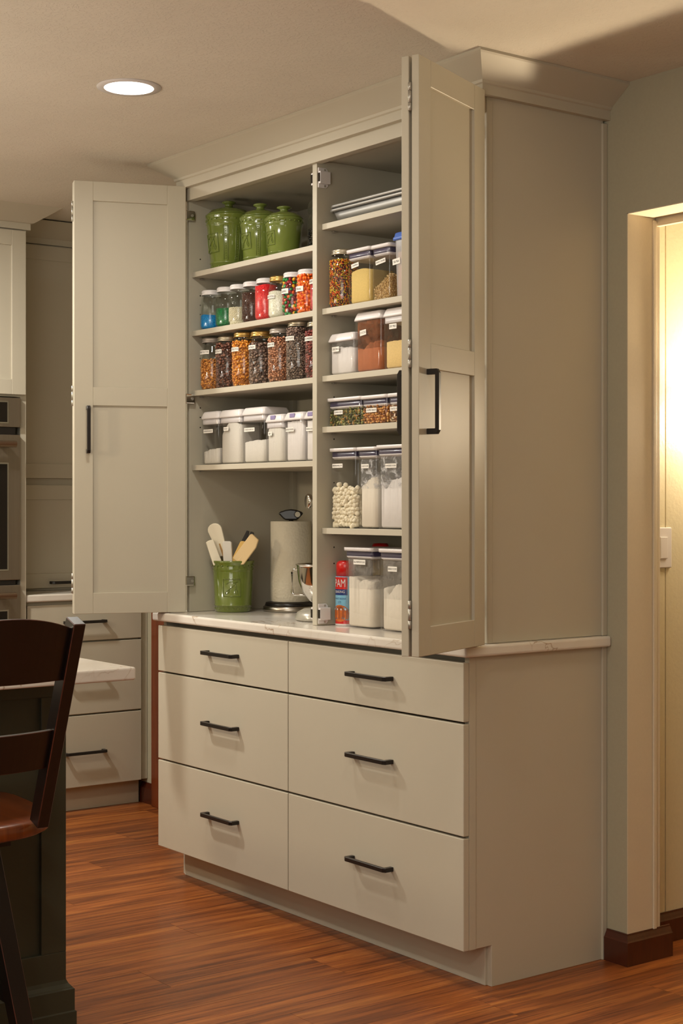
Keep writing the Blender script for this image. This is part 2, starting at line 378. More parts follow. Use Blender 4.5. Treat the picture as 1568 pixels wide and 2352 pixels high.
# ------------------------------------------------------------------ setting: floor, walls, ceiling
fl = struct(MB().box(-3.6, 4.8, -5.0, 3.2, -0.12, -0.007).build('floor', M['gap']))
pw, pl = 0.182, 1.22
plank_me = []
for v in range(1):
    plank_me.append(MB().box(0, pw-0.0008, 0, pl-0.0008, -0.007, 0).mesh('floor_plank', M['plank']))
cnt = 0
for i in range(-17, 22):
    x = i*pw+0.03
    off = (i*0.37 % 1.0)*pl
    for j in range(-5, 3):
        y = j*pl+off
        if x < -3.3 or y+pl < -4.6 or y > 2.2 or (y > 0.62 and x < -0.3): continue
        if cnt >= 290: continue
        o = bpy.data.objects.new('floor_plank', plank_me[0]); COL.objects.link(o); o.parent = fl; o.location = (x, y, 0)
        md = None; cnt += 1
# ceiling: level over the pantry, rising slightly to the far left wall
CL = 2.512
cb = MB()
cb.add([(4.8, -5, ZC), (4.8, 3.2, ZC), (-1.75, 3.2, ZC), (-1.75, -5, ZC), (-3.6, -5, CL+0.01), (-3.6, 3.2, CL+0.01),
        (4.8, -5, ZC+.15), (4.8, 3.2, ZC+.15), (-3.6, -5, ZC+.2), (-3.6, 3.2, ZC+.2)],
       [(0, 3, 2, 1), (3, 4, 5, 2), (6, 7, 9, 8), (0, 1, 7, 6), (4, 8, 9, 5), (0, 6, 8, 4, 3), (1, 2, 5, 9, 7)])
struct(cb.build('ceiling', M['ceil']))
WH = 2.60
wb = MB()
YB, YL = 0.539, 0.640
wb.box(-0.30, 0.079, YB, 0.655, 0, ZC); wb.box(0.079, 1.25, YB, 0.655, 2.11, ZC); wb.box(1.25, 4.7, YB, 0.655, 0, ZC)
wb.box(-1.62, -0.30, YB, 0.655, 0, ZC)
struct(wb.build('wall_back', M['wall']))
struct(MB().box(-3.45, -1.62, YL, 0.76, 0, 2.50).build('wall_back_left', M['wall']))
struct(MB().box(-3.6, -3.45, -5.0, 0.76, 0, 2.505).build('wall_left', M['wall']))
struct(MB().box(4.5, 4.65, -4.85, YB, 0, ZC).build('wall_right', M['wall']))
struct(MB().box(-3.45, 4.65, -5.0, -4.85, 0, ZC).build('wall_front', M['wall']))
# doorway lining (reveal), stop and casing
j = MB(); j.box(0.079, 0.0815, YB-0.001, 0.650, 0.086, 2.11); j.box(0.079, 1.25, YB-0.001, 0.650, 2.1075, 2.11)
struct(j.build('trim_1', M['jamb']))
c2 = MB(); c2.box(-0.02, 0.0815, 0.655, 0.673, 0, 2.20); c2.box(0.079, 1.25, 0.655, 0.673, 2.085, 2.20)
struct(c2.build('trim_2', M['jamb'], bev=0.003))
c3 = MB(); c3.box(0.0815, 0.088, 0.639, 0.652, 0.086, 2.10); struct(c3.build('trim_3', M['jamb'], bev=0.002))
# hallway behind the doorway
hw = MB()
y = 0.655
hw.box(-0.14, -0.024, 0.655, 3.1, 0, ZC)
ob_h = struct(hw.build('wall_hall', M['hall']))
for k, (a, b) in enumerate(((0.674, 0.806), (0.809, 1.21), (1.213, 1.62), (1.623, 2.02), (2.023, 2.44), (2.443, 2.84))):
    MB().box(-0.024, -0.018, a, b, 0, ZC-0.002).build('wall_panel', M['hall'], ob_h, bev=0.0015)
struct(MB().box(-0.14, 1.6, 3.1, 3.2, 0, ZC).build('wall_hall_end', M['hall']))
struct(MB().box(1.45, 1.6, 0.655, 3.1, 0, ZC).build('wall_hall_right', M['hall']))
# baseboards
def base_profile(o): # (offset outwards, z)
    return [(0, 0), (o, 0), (o, 0.066), (o-0.003, 0.070), (o-0.006, 0.076), (o-0.010, 0.083), (o-0.011, 0.088), (0, 0.088)]
b = MB(); pr = base_profile(0.015)
# sweep round the outside corner at (0.079, YB)
path = [((0.004, YB), (0, -1)), ((0.079, YB), (1, -1)), ((0.079, 0.712), (1, 0))]
vs = []; n = len(pr)
for (px, py), (ox, oy) in path: vs += [(px+ox*o, py+oy*o, z) for o, z in pr]
fs = [(k*n+i, k*n+(i+1) % n, (k+1)*n+(i+1) % n, (k+1)*n+i) for k in range(2) for i in range(n)]+[tuple(range(n)), tuple(range(2*n, 3*n))]
b.add(vs, fs); struct(b.build('baseboard_back', M['darkwood']))
b = MB(); b.prism([(-0.018+o, z) for o, z in pr], 'y', 0.70, 3.1); struct(b.build('baseboard_hall', M['darkwood']))
b = MB(); b.prism([(YL-o, z) for o, z in pr], 'x', -2.84, -2.66)
struct(b.build('baseboard_left', M['darkwood']))
b = MB(); b.box(-2.715, -2.60, YL-0.030, YL, 0, 2.05); b.box(-2.727, -2.715, YL-0.020, YL, 0, 2.05)
struct(b.build('trim_4', M['redwood'], bev=0.003))
# switch plate on the hallway panelling, seen edge on
sw = thing('light_switch', 'white wall switch plate seen edge-on on the hallway panelling past the doorway', 'switch', (-0.018, 0.79, 1.165))
MB().box(0, 0.007, -0.038, 0.038, -0.06, 0.06).build('switch_plate', M['white'], sw, bev=0.003)
MB().box(0.007, 0.011, -0.016, 0.016, -0.032, 0.032).build('rocker', M['white'], sw, bev=0.0015)
# hallway wall light
sc = thing('wall_sconce', 'warm glowing wall light in the hallway, just out of view right of the doorway', 'wall light', (-0.018, 1.13, 1.36))
MB().box(0, 0.02, -0.06, 0.06, -0.09, 0.09).build('backplate', M['nickel'], sc, bev=0.004)
MB().tube([(0.02, 0, 0), (0.12, 0, 0), (0.148, 0, 0.022)], 0.008).build('arm', M['nickel'], sc)
MB().lathe([(0.030, 0.02), (0.045, 0.05), (0.055, 0.15), (0.050, 0.15), (0.040, 0.05), (0.026, 0.026)], 24, (0.148, 0)).build('glass_shade', M['bulb'], sc)
pl_ = bpy.data.lights.new('sconce_bulb', 'POINT'); pl_.energy = 26; pl_.color = (1.0, 0.82, 0.58); pl_.shadow_soft_size = 0.07
po = bpy.data.objects.new('sconce_bulb', pl_); po.location = (0.13, 1.13, 1.54); COL.objects.link(po)
sp = bpy.data.lights.new('sconce_uplight', 'SPOT'); sp.energy = 38; sp.color = (1.0, 0.78, 0.50); sp.spot_size = math.radians(158); sp.spot_blend = 0.35; sp.shadow_soft_size = 0.035
so = bpy.data.objects.new('sconce_uplight', sp); so.location = (0.13, 1.13, 1.54); so.rotation_euler = (PI, 0, 0); COL.objects.link(so)
# pendant added out of view on the left to brighten the far drawers
pd = thing('fill_pendant', 'added pendant over the island, unseen on the left, brightening the far corner drawers', 'pendant lamp', (-1.55, -1.95, 1.72))
MB().tube([(0, 0, 0.10), (0, 0, ZC-1.72)], 0.003, 6).build('cord', M['blackp'], pd)
MB().lathe([(0.11, -0.04), (0.108, 0.01), (0.06, 0.08), (0.02, 0.11), (0.001, 0.11)], 32, caps=(False, False)).build('shade', M['blackwood'], pd)
MB().lathe([(0.001, -0.035), (0.022, -0.025), (0.030, 0.0), (0.018, 0.04), (0.012, 0.07)], 20, caps=(False, True)).build('bulb', M['bulb'], pd)
pq = bpy.data.lights.new('fill_pendant_bulb', 'POINT'); pq.energy = 26; pq.color = (1.0, 0.80, 0.54); pq.shadow_soft_size = 0.06
pp = bpy.data.objects.new('fill_pendant_bulb', pq); pp.location = (-1.55, -1.95, 1.64); COL.objects.link(pp)
# recessed ceiling lights
for i, (x, y, p) in enumerate(CANS):
    if i > 3: continue
    lab = ['round recessed ceiling light glowing white above the pantry', 'recessed ceiling light out of view, right of the pantry doors', 'recessed ceiling light out of view, over the far corner', 'recessed ceiling light out of view, over the island'][i]
    t = thing('recessed_light', lab, 'ceiling light', (x, y, ZC))
    MB().lathe([(0.070, -0.004), (0.091, -0.003), (0.091, 0.0), (0.070, 0.0), (0.070, -0.004)], 48, caps=(False, False)).build('trim_ring', M['white'], t)
    MB().lathe([(0.070, -0.0035), (0.070, -0.001)], 48, smooth=False).build('lens', M['led'], t)

# ------------------------------------------------------------------ shared furniture pieces
def handle(parent, name, loc, rot, ln, mat='black', st=0.034, t=0.011, h=0.012):
    """bar pull; local x = length, -y = outwards"""
    b = MB()
    b.prism([(-ln/2, 0), (-ln/2, -st+0.006), (-ln/2+0.010, -st), (ln/2-0.010, -st), (ln/2, -st+0.006), (ln/2, 0), (ln/2-0.014, 0), (ln/2-0.014, -st+t), (-ln/2+0.014, -st+t), (-ln/2+0.014, 0)], 'z', -h/2, h/2)
    return b.build(name, M[mat], parent, loc, rot, bev=0.001, seg=1)
def slab(parent, name, x0, x1, y0, y1, z0, z1, mat='cab', bev=0.0015):
    return MB().box(x0, x1, y0, y1, z0, z1).build(name, M[mat], parent, bev=bev)

# ------------------------------------------------------------------ pantry base cabinet
W = 1.599; ZT = 0.889; CT = 0.920
bc = thing('base_cabinet', 'wide greige base cabinet with six drawers under the open pantry', 'cabinet')
b = MB()
side = [(0.022, 0.111), (0.102, 0.111), (0.102, 0), (0.535, 0), (0.535, ZT), (0.022, ZT)]
b.prism(side, 'x', -0.022, -0.004); b.prism(side, 'x', -W, -W+0.018)
b.box(-W+0.018, -0.022, 0.022, 0.52, 0.111, 0.130); b.box(-W+0.018, -0.022, 0.515, 0.533, 0.111, ZT)
b.box(-W+0.018, -0.022, 0.075, 0.095, 0.860, ZT)
b.build('carcass', M['cab'], bc, bev=0.001, seg=1)
slab(bc, 'toe_kick', -W+0.018, -0.022, 0.095, 0.111, 0, 0.111)
slab(bc, 'filler_strip', -0.004, 0.003, 0.520, 0.538, 0, ZT)
slab(bc, 'edge_strip', -0.004, -0.002, 0.021, 0.045, 0.111, ZT)
DZ = [(0.7175, 0.874), (0.4150, 0.7115), (0.1115, 0.4090)]
def drawer(parent, x0, x1, z0, z1, hz, ln=0.192, mat='cab', hmat='black', hx=None):
    d = MB().box(x0, x1, 0, 0.020, z0, z1).build('drawer', M[mat], parent, bev=0.002)
    handle(d, 'handle', ((x0+x1)/2 if hx is None else hx, 0, hz), (0, 0, 0), ln)
    MB().box(x0+0.03, x1-0.03, 0.0205, 0.45, z0+0.02, z1-0.03).build('drawer_box', M['cab_in'], d)
    return d
for (x0, x1, hx) in ((-W, -0.8135, -1.181), (-0.8095, -0.001, -0.392)):
    for (z0, z1), hz in zip(DZ, (0.806, 0.574, 0.274)): drawer(bc, x0, x1, z0, z1, hz, hx=hx)
ct = MB(); ct.box(-1.622, 0.021, -0.012, 0.538, ZT+0.0005, CT)
tag(ct.build('countertop', M['quartz'], bev=0.007, seg=3), 'white quartz worktop with brown veins on the pantry base cabinet', 'countertop')

# ------------------------------------------------------------------ pantry upper cabinet
pc = thing('pantry_cabinet', 'tall greige pantry cabinet with crown moulding and open folding doors', 'cabinet', (0, 0, 0))
YF = 0.084; XL0, XR0 = -1.548, -0.004; ZU0 = CT+0.0005; ZUT = 2.40
slab(pc, 'side_panel', XL0, XL0+0.018, YF, 0.530, ZU0, ZUT, 'cab_in')
slab(pc, 'side_panel', XR0-0.018, XR0, YF, 0.530, ZU0, ZUT)
slab(pc, 'edge_strip', XR0, XR0+0.002, YF, YF+0.020, ZU0, 2.375)
slab(pc, 'filler_strip', XR0, XR0+0.008, 0.520, 0.538, ZU0, 2.375)
slab(pc, 'back_panel', XL0+0.018, XR0-0.018, 0.524, 0.532, ZU0, ZUT, 'cab_in', 0)
slab(pc, 'nailing_strip', XL0+0.018, XL0+0.040, 0.505, 0.524, ZU0, ZUT-.02, 'cab_in', 0.001)
slab(pc, 'top_panel', XL0+0.018, XR0-0.018, YF+0.02, 0.524, 2.352, 2.370, 'cab_in')
slab(pc, 'divider', -0.801, -0.778, YF, 0.524, ZU0, 2.352, 'cab_in')
slab(pc, 'header', XL0+0.004, XR0-0.002, YF-0.012, YF+0.018, 2.341, 2.40)
prof = [(0.0, 2.383), (0.019, 2.383), (0.019, 2.409), (0.024, 2.412), (0.026, 2.419), (0.088, 2.466), (0.092, 2.470), (0.092, ZC-0.0005), (0.0, ZC-0.0005)]
vs = []; n = len(prof)
for (px, py), (ox, oy) in (((XL0, 0.638), (-1, 0)), ((XL0, YF-0.012), (-1, -1)), ((XR0, YF-0.012), (1, -1)), ((XR0, 0.5385), (1, 0))):
    vs += [(px+ox*o, py+oy*o, z) for o, z in prof]
fs = [(k*n+i, k*n+(i+1) % n, (k+1)*n+(i+1) % n, (k+1)*n+i) for k in range(3) for i in range(n)]+[tuple(range(n)), tuple(range(3*n, 4*n))]
MB().add(vs, fs).build('crown_moulding', M['cab'], pc)
for z in (2.096, 1.893, 1.686, 1.428): slab(pc, 'shelf', XL0+0.0185, -0.8015, 0.094, 0.520, z-0.018, z, 'cab', 0.001)
for z in (2.156, 1.895, 1.688, 1.531, 1.220): slab(pc, 'shelf', -0.7775, XR0-0.0185, 0.104, 0.520, z-0.018, z, 'cab', 0.001)
# shelf pin holes and pins
ph = MB()
def disc(mb, x, y, z, r=0.0026, dx=0.0004):
    n = 10; mb.add([(x, y+r*math.cos(2*PI*k/n), z+r*math.sin(2*PI*k/n)) for k in range(n)]+[(x+dx, y+r*math.cos(2*PI*k/n), z+r*math.sin(2*PI*k/n)) for k in range(n)],
                 [tuple(range(n)), tuple(range(n, 2*n))]+[(k, (k+1) % n, n+(k+1) % n, n+k) for k in range(n)])
for z in (2.145, 2.018, 1.985, 1.953, 1.800, 1.628, 1.595, 1.56): disc(ph, XL0+0.018, 0.128, z)
for z in (2.02, 1.80, 1.625, 1.495, 1.36, 1.31, 1.255, 1.16, 1.11): disc(ph, -0.778, 0.150, z)
ph.build('pin_hole', M['gap'], pc, kind='stuff')
for zz in (2.078, 1.875, 1.668, 1.410):
    MB().box(XL0+0.018, XL0+0.030, 0.125, 0.137, zz-0.005, zz-0.0005).build('shelf_pin', M['nickel'], pc, bev=0.001)
for zz in (2.138, 1.877, 1.670, 1.513, 1.202):
    MB().box(-0.778, -0.766, 0.140, 0.152, zz-0.005, zz-0.0005).build('shelf_pin', M['nickel'], pc, bev=0.001)
# magnetic catches on both faces of the divider
def catch(x, sgn, z):
    b = MB(); x1 = x+sgn*0.004; x2 = x+sgn*0.013
    b.prism([(0.088, -0.031), (0.118, -0.031), (0.125, -0.024), (0.125, 0.024), (0.118, 0.031), (0.088, 0.031)], 'x', min(x, x1), max(x, x1))
    b.box(min(x, x2), max(x, x2), 0.088, 0.128, -0.019, 0.019)
    c = b.build('magnetic_catch', M['white'], pc, (0, 0, z), bev=0.0015)
    c['label'] = 'white magnetic door catch'
    MB().box(min(x+sgn*0.003, x+sgn*0.012), max(x+sgn*0.003, x+sgn*0.012), 0.0862, 0.0885, -0.013, 0.013).build('magnet', M['ovenglass'], c)
    for dz in (-0.025, 0.025):
        q = MB(); q.lathe([(0.0035, 0), (0.0035, 0.0012)], 10); q.build('screw', M['nickel'], c, (x1, 0.112, dz), (0, sgn*PI/2, 0))
for z in (2.298, 0.956): catch(-0.778, 1, z); catch(-0.801, -1, z)
# cup hinges on the left side
for z in (2.290, 1.657, 1.028):
    h = MB().box(XL0+0.014, XL0+0.034, 0.060, 0.098, z-0.017, z+0.017).build('cup_hinge', M['chrome'], pc, bev=0.004, seg=2); h['label'] = 'polished cup hinge'
    MB().lathe([(0.005, 0), (0.005, 0.002)], 10).build('screw', M['nickel'], h, (XL0+0.034, 0.086, z), (0, PI/2, 0))
    MB().box(XR0-0.034, XR0-0.019, 0.070, 0.098, z-0.017, z+0.017).build('cup_hinge', M['chrome'], pc, bev=0.004, seg=2)
# folding door leaves: local x = from hinge end to free end, y = thickness (0 = face), z up
ZD0, ZD1 = 0.9225, 2.386
def leaf_mb(w, t):
    b = MB(); s = 0.064; zs = [(ZD0, 0.993), (1.627, 1.690), (2.320, ZD1)]
    b.box(0, s, 0, t, ZD0, ZD1); b.box(w-s, w, 0, t, ZD0, ZD1)
    for z0, z1 in zs: b.box(s, w-s, 0, t, z0, z1)
    return b
def leaf(name, H, F, off, sgn, flip, hside, lab):
    """H,F hinge and free corners of the reference face; thickness goes opposite to the +X normal"""
    H = Vector(H+(0,)); F = Vector(F+(0,)); d = (F-H); w = d.length; d.normalize()
    n = Vector((-d.y, d.x, 0));
    if n.x < 0: n = -n
    o = H-n*off
    mat = Matrix(((d.x, -n.x, 0, o.x), (d.y, -n.y, 0, o.y), (0, 0, 1, 0), (0, 0, 0, 1)))
    if d.x*(-n.y)-(-n.x)*d.y < 0:   # keep right handed: mirror so that local y = +n
        mat = Matrix(((d.x, n.x, 0, o.x-n.x*0.02), (d.y, n.y, 0, o.y-n.y*0.02), (0, 0, 1, 0), (0, 0, 0, 1))); face_y = 0.02; inner = 0.0
    else: face_y = 0.0; inner = 0.02
    lf = leaf_mb(w, 0.02).build('door', M['cab'], pc, bev=0.0012, seg=1); lf.matrix_world = mat
    lf['label'] = lab
    MB().box(0.060, w-0.060, 0.0080, 0.0120, 0.985, 1.640).build('door_panel', M['cab'], lf)
    MB().box(0.060, w-0.060, 0.0080, 0.0120, 1.680, 2.325).build('door_panel', M['cab'], lf)
    # handle near the free edge, on the +X face (hside=1) or the other face
    yy, rz = ((face_y, 1) if hside == 1 else (0.02-face_y, -1))
    outward = -1 if yy == 0.0 else 1
    rot = (0, -PI/2, 0) if outward < 0 else (0, -PI/2, PI)
    handle(lf, 'handle', (w-0.046, yy, 1.545), rot, 0.160)
    return lf, mat, w
HL, FL = (-1.507, 0.056), (-1.641, -0.301)
HR, FR = (0.035, 0.043), (0.184, -0.306)
l1 = leaf('door', HL, FL, 0.0, 1, 0, 1, 'inner left door leaf, its panelled face turned to the room')
l2 = leaf('door', HL, FL, 0.028, 1, 0, -1, 'outer left door leaf folded behind')
r1 = leaf('door', HR, FR, 0.0, 1, 0, 1, 'outer right door leaf with handle')
r2 = leaf('door', HR, FR, 0.028, 1, 0, -1, 'inner right door leaf folded behind')
def knuckle(F, H, z, par):
    d = (Vector(F)-Vector(H)).normalized(); n = Vector((-d.y, d.x)); n = n if n.x > 0 else -n
    p = Vector(F)-n*0.024+d*0.002
    b = MB(); b.lathe([(0.0042, -0.034), (0.0042, -0.015)], 12); b.lathe([(0.0042, -0.014), (0.0042, 0.014)], 12); b.lathe([(0.0042, 0.015), (0.0042, 0.034)], 12)
    o = b.build('hinge', M['nickel'], pc, (p.x, p.y, z))
for z in (2.285, 1.660, 1.025):
    knuckle(FL, HL, z, l1); knuckle(FR, HR, z, r1)

# ------------------------------------------------------------------ left wall of cabinets (faces +X)
XD = -2.785
lb = thing('base_cabinet', 'greige three-drawer base cabinet in the far corner past the island', 'cabinet')
b = MB(); b.box(-3.44, XD-0.022, 0.075, 0.60, 0.105, ZT); b.build('carcass', M['cab'], lb)
slab(lb, 'toe_kick', XD-0.065, XD-0.050, 0.075, 0.618, 0, 0.105)
slab(lb, 'filler_strip', XD-0.03, XD-0.012, 0.606, 0.639, 0.105, ZT)
for (z0, z1), hz in zip(((0.718, 0.874), (0.411, 0.711), (0.105, 0.404)), (0.799, 0.572, 0.250)):
    d = MB().box(XD-0.020, XD, 0.070, 0.603, z0, z1).build('drawer', M['cab'], lb, bev=0.002)
    handle(d, 'handle', (XD, 0.328, hz), (0, 0, PI/2), 0.192)
cl = MB(); cl.box(-3.44, XD+0.012, 0.060, 0.638, ZT+0.0005, CT)
tag(cl.build('countertop', M['quartz'], bev=0.006, seg=3), 'short pale worktop in the far corner beside the ovens', 'countertop')
wc = thing('wall_cabinet', 'tall recessed greige wall cabinet standing on the corner worktop beside the ovens', 'cabinet')
XW = -3.02
MB().box(-3.44, XW-0.022, 0.075, 0.638, CT+0.001, 2.44).build('carcass', M['cab'], wc)
def sdoor(parent, x, y0, y1, z0, z1, s=0.062, hd=None, lab=None):
    b = MB(); b.box(x-0.02, x, y0, y0+s, z0, z1); b.box(x-0.02, x, y1-s, y1, z0, z1); b.box(x-0.02, x, y0+s, y1-s, z0, z0+s); b.box(x-0.02, x, y0+s, y1-s, z1-s, z1)
    d = b.build('door', M['cab'], parent, bev=0.0012, seg=1)
    MB().box(x-0.0135, x-0.0065, y0+s-0.004, y1-s+0.004, z0+s-0.004, z1-s+0.004).build('door_panel', M['cab'], d)
    return d
sdoor(wc, XW, 0.060, 0.60, 1.405, 2.405)
d = sdoor(wc, XW, 0.060, 0.60, CT+0.012, 1.375)
handle(d, 'handle', (XW, 0.38, 0.955), (0, 0, PI/2), 0.192)
slab(wc, 'filler_strip', XW-0.02, XW-0.012, 0.603, 0.638, CT+0.001, 2.44)
cp = [(0, 2.412), (0.012, 2.412), (0.012, 2.437), (0.10, 2.497), (0.10, 2.5), (0, 2.5)]
MB().prism([(XW-0.022+o, z) for o, z in cp], 'y', 0.062, 0.639).build('crown_moulding', M['cab'], wc)
XO = -2.745
ot = thing('oven_cabinet', 'tall greige oven cabinet at the left edge with crown moulding', 'cabinet')
b = MB(); b.box(-3.44, XO-0.022, 0.030, 0.055, 0, 2.44); b.box(-3.44, XO-0.022, -0.78, -0.755, 0, 2.44)
b.box(-3.44, XO-0.022, -0.755, 0.03, 1.73, 2.44); b.box(-3.44, XO-0.09, -0.755, 0.03, 0, 0.30)
b.build('carcass', M['cab'], ot)
sdoor(ot, XO, -0.355, 0.045, 1.738, 2.405); sdoor(ot, XO, -0.758, -0.359, 1.738, 2.405)
slab(ot, 'bottom_drawer', XO-0.02, XO, -0.758, 0.045, 0.12, 0.33)
vs = []; cp2 = [(0, 2.412), (0.014, 2.412), (0.014, 2.438), (0.024, 2.440), (0.110, 2.499), (0, 2.499)]; n = len(cp2)
for (px, py), (ox, oy) in (((XO-0.022, -0.80), (1, 0)), ((XO-0.022, 0.055), (1, 1)), ((XW+0.0, 0.055), (0, 1))): vs += [(px+ox*o, py+oy*o, z) for o, z in cp2]
fs = [(k*n+i, k*n+(i+1) % n, (k+1)*n+(i+1) % n, (k+1)*n+i) for k in range(2) for i in range(n)]+[tuple(range(n)), tuple(range(2*n, 3*n))]
MB().add(vs, fs).build('crown_moulding', M['cab'], ot)
wo = thing('wall_oven', 'stainless double wall oven with black glass at the left edge', 'oven')
def oven_panel(z0, z1, g0, g1, hz=None):
    p = MB().box(XO-0.04, XO-0.002, -0.745, 0.022, z0, z1).build('oven_door' if hz else 'control_panel', M['oven'], wo, bev=0.003)
    MB().box(XO-0.002, XO-0.0005, -0.690, -0.030, g0-0.006, g1+0.006).build('glass_trim', M['chrome'], p)
    MB().box(XO-0.002, XO+0.0006, -0.683, -0.037, g0, g1).build('oven_glass', M['ovenglass'], p)
    if hz:
        h = MB(); h.tube([(XO+0.045, -0.70, hz), (XO+0.045, -0.020, hz)], 0.013, 12); 
        for yy in (-0.66, -0.06): h.box(XO-0.002, XO+0.045, yy-0.012, yy+0.012, hz-0.009, hz+0.009)
        h.build('handle', M['copper'], p)
oven_panel(1.605, 1.725, 1.625, 1.705)
oven_panel(0.985, 1.575, 1.03, 1.455, 1.535)
oven_panel(0.36, 0.965, 0.41, 0.86, 0.925)
MB().box(XO-0.6, XO-0.04, -0.74, 0.02, 0.36, 1.72).build('oven_body', M['ovenglass'], wo)
MB().box(XO-0.04, XO-0.006, -0.70, 0.0, 1.576, 1.604).build('vent_grille', M['blackp'], wo)
MB().box(XO-0.04, XO-0.006, -0.70, 0.0, 0.966, 0.984).build('vent_grille', M['blackp'], wo)

# ------------------------------------------------------------------ island
isl = thing('kitchen_island', 'dark green kitchen island behind the bar stool', 'kitchen island')
XI, YI = -0.373, -0.968
b = MB(); b.box(-1.35, XI-0.021, -3.05, YI-0.001, 0.0, ZT); b.build('body', M['green'], isl)
f = MB(); s = 0.066; ys = [YI, -1.98, -3.05]
f.box(XI-0.020, XI, -3.05, YI, ZT-s, ZT); f.box(XI-0.020, XI, -3.05, YI, 0.11, 0.196)
for a, c in ((YI-s, YI), (-2.01-s/2, -2.01+s/2), (-3.05, -3.05+s)): f.box(XI-0.020, XI, a, c, 0.196, ZT-s)
f.build('panel_frame', M['green'], isl, bev=0.001, seg=1)
MB().box(XI-0.021, XI-0.012, -1.98, YI-s+0.004, 0.190, ZT-s+0.004).build('end_panel', M['green'], isl)
MB().box(XI-0.021, XI-0.012, -3.0, -2.04, 0.190, ZT-s+0.004).build('end_panel', M['green'], isl)
bp = [(0, 0.0), (0.019, 0.0), (0.019, 0.050), (0.0155, 0.053), (0.0155, 0.105), (0.012, 0.108), (0.011, 0.110), (0.004, 0.118), (0.0, 0.127)]
vs = []; n = len(bp)
for (px, py), (ox, oy) in (((XI, -3.05), (1, 0)), ((XI, YI), (1, 1)), ((-1.35, YI), (0, 1))): vs += [(px+ox*o, py+oy*o, z) for o, z in bp]
fs = [(k*n+i, k*n+(i+1) % n, (k+1)*n+(i+1) % n, (k+1)*n+i) for k in range(2) for i in range(n)]+[tuple(range(n)), tuple(range(2*n, 3*n))]
MB().add(vs, fs).build('base_moulding', M['green'], isl)
tag(MB().box(-1.40, -0.059, -3.1, -0.948, ZT+0.0005, 0.919).build('countertop', M['quartz'], bev=0.005, seg=3), 'white quartz island top with brown veins, corner jutting past the stool', 'countertop')

# ------------------------------------------------------------------ bar stool
st = thing('bar_stool', 'black ladder-back bar stool with a reddish wooden seat at the island', 'stool', (-0.07, -1.45, 0))
SZ = 0.640
b = MB()
out = []
for i in range(40):
    a = 2*PI*i/40; ca, sa = math.cos(a), math.sin(a)
    ex = abs(ca)**0.62*(1 if ca > 0 else -1); ey = abs(sa)**0.62*(1 if sa > 0 else -1)
    out.append((ex*0.235, ey*(0.245-0.02*ex)))
n = len(out); vs = []
for k, z in ((0.955, SZ-0.033), (1.0, SZ-0.027), (1.0, SZ-0.006), (0.975, SZ)): vs += [(x*k, y*k, z) for x, y in out]
vs += [(x*0.7, y*0.7, SZ-0.006) for x, y in out]
fs = [(k*n+i, k*n+(i+1) % n, (k+1)*n+(i+1) % n, (k+1)*n+i) for k in range(4) for i in range(n)]+[tuple(range(n))[::-1], tuple(range(4*n, 5*n))]
b.add(vs, fs, 0, True); se = b.build('seat', M['seatwood'], st); se['label'] = 'reddish brown wooden seat'
ST = []
for sgn in (1, -1):
    y0 = sgn*0.150
    q = MB(); q.beam((0.2355, y0, SZ-0.0005), (0.392, y0+sgn*0.004, SZ+0.425), 0.026, 0.038, mi=0)
    q.build('backrest_post', [M['blackwood'], M['rub']], st, bev=0.0016, bmat=1, seg=1)
def slat(z0, z1, arch, bow=0.028, th=0.018):
    n = 16; vs = []; lean = (0.392-0.243)/0.405
    for i in range(n+1):
        t = -1+2*i/n; y = t*0.144
        for z, top in ((z0, 0), (z1, 1)):
            zz = z+(arch*(1-t*t) if top else -0.25*arch*(1-t*t)*0)
            xc = 0.243+(zz-SZ-0.02)*lean+bow*(1-t*t)
            for dx in (-th/2, th/2): vs.append((xc+dx, y, zz))
    fs = []
    for i in range(n):
        a = i*4; c = a+4; fs += [(a, c, c+1, a+1), (a+2, a+3, c+3, c+2), (a, a+2, c+2, c), (a+1, c+1, c+3, a+3)]
    fs += [(0, 1, 3, 2), (n*4, n*4+2, n*4+3, n*4+1)]
    return MB().add(vs, fs).build('back_slat', [M['blackwood'], M['rub']], st, bev=0.0012, bmat=1, seg=1)
slat(0.945, 1.050, 0.026); slat(0.762, 0.842, 0.0)
for sx in (1, -1):
    for sy in (1, -1):
        q = MB(); q.beam((sx*0.040, sy*0.112, SZ-0.034), (sx*0.136, sy*0.198, 0.0), 0.040, 0.046, mi=0, w1=0.036, d1=0.040)
        q.build('leg', [M['blackwood'], M['rub']], st, bev=0.0014, bmat=1, seg=1)
MB().box(-0.13, 0.10, -0.15, 0.15, SZ-0.070, SZ-0.034).build('swivel_plate', M['blackwood'], st)
for sy in (1, -1):
    MB().beam((-0.098, sy*0.168, 0.24), (0.098, sy*0.168, 0.24), 0.022, 0.035).build('stretcher', M['blackwood'], st, bev=0.002)
MB().beam((-0.110, -0.175, 0.175), (-0.110, 0.175, 0.175), 0.035, 0.022, (1, 0, 0)).build('footrest', M['blackwood'], st, bev=0.002)
MB().beam((0.110, -0.175, 0.175), (0.110, 0.175, 0.175), 0.035, 0.022, (1, 0, 0)).build('stretcher', M['blackwood'], st, bev=0.002)

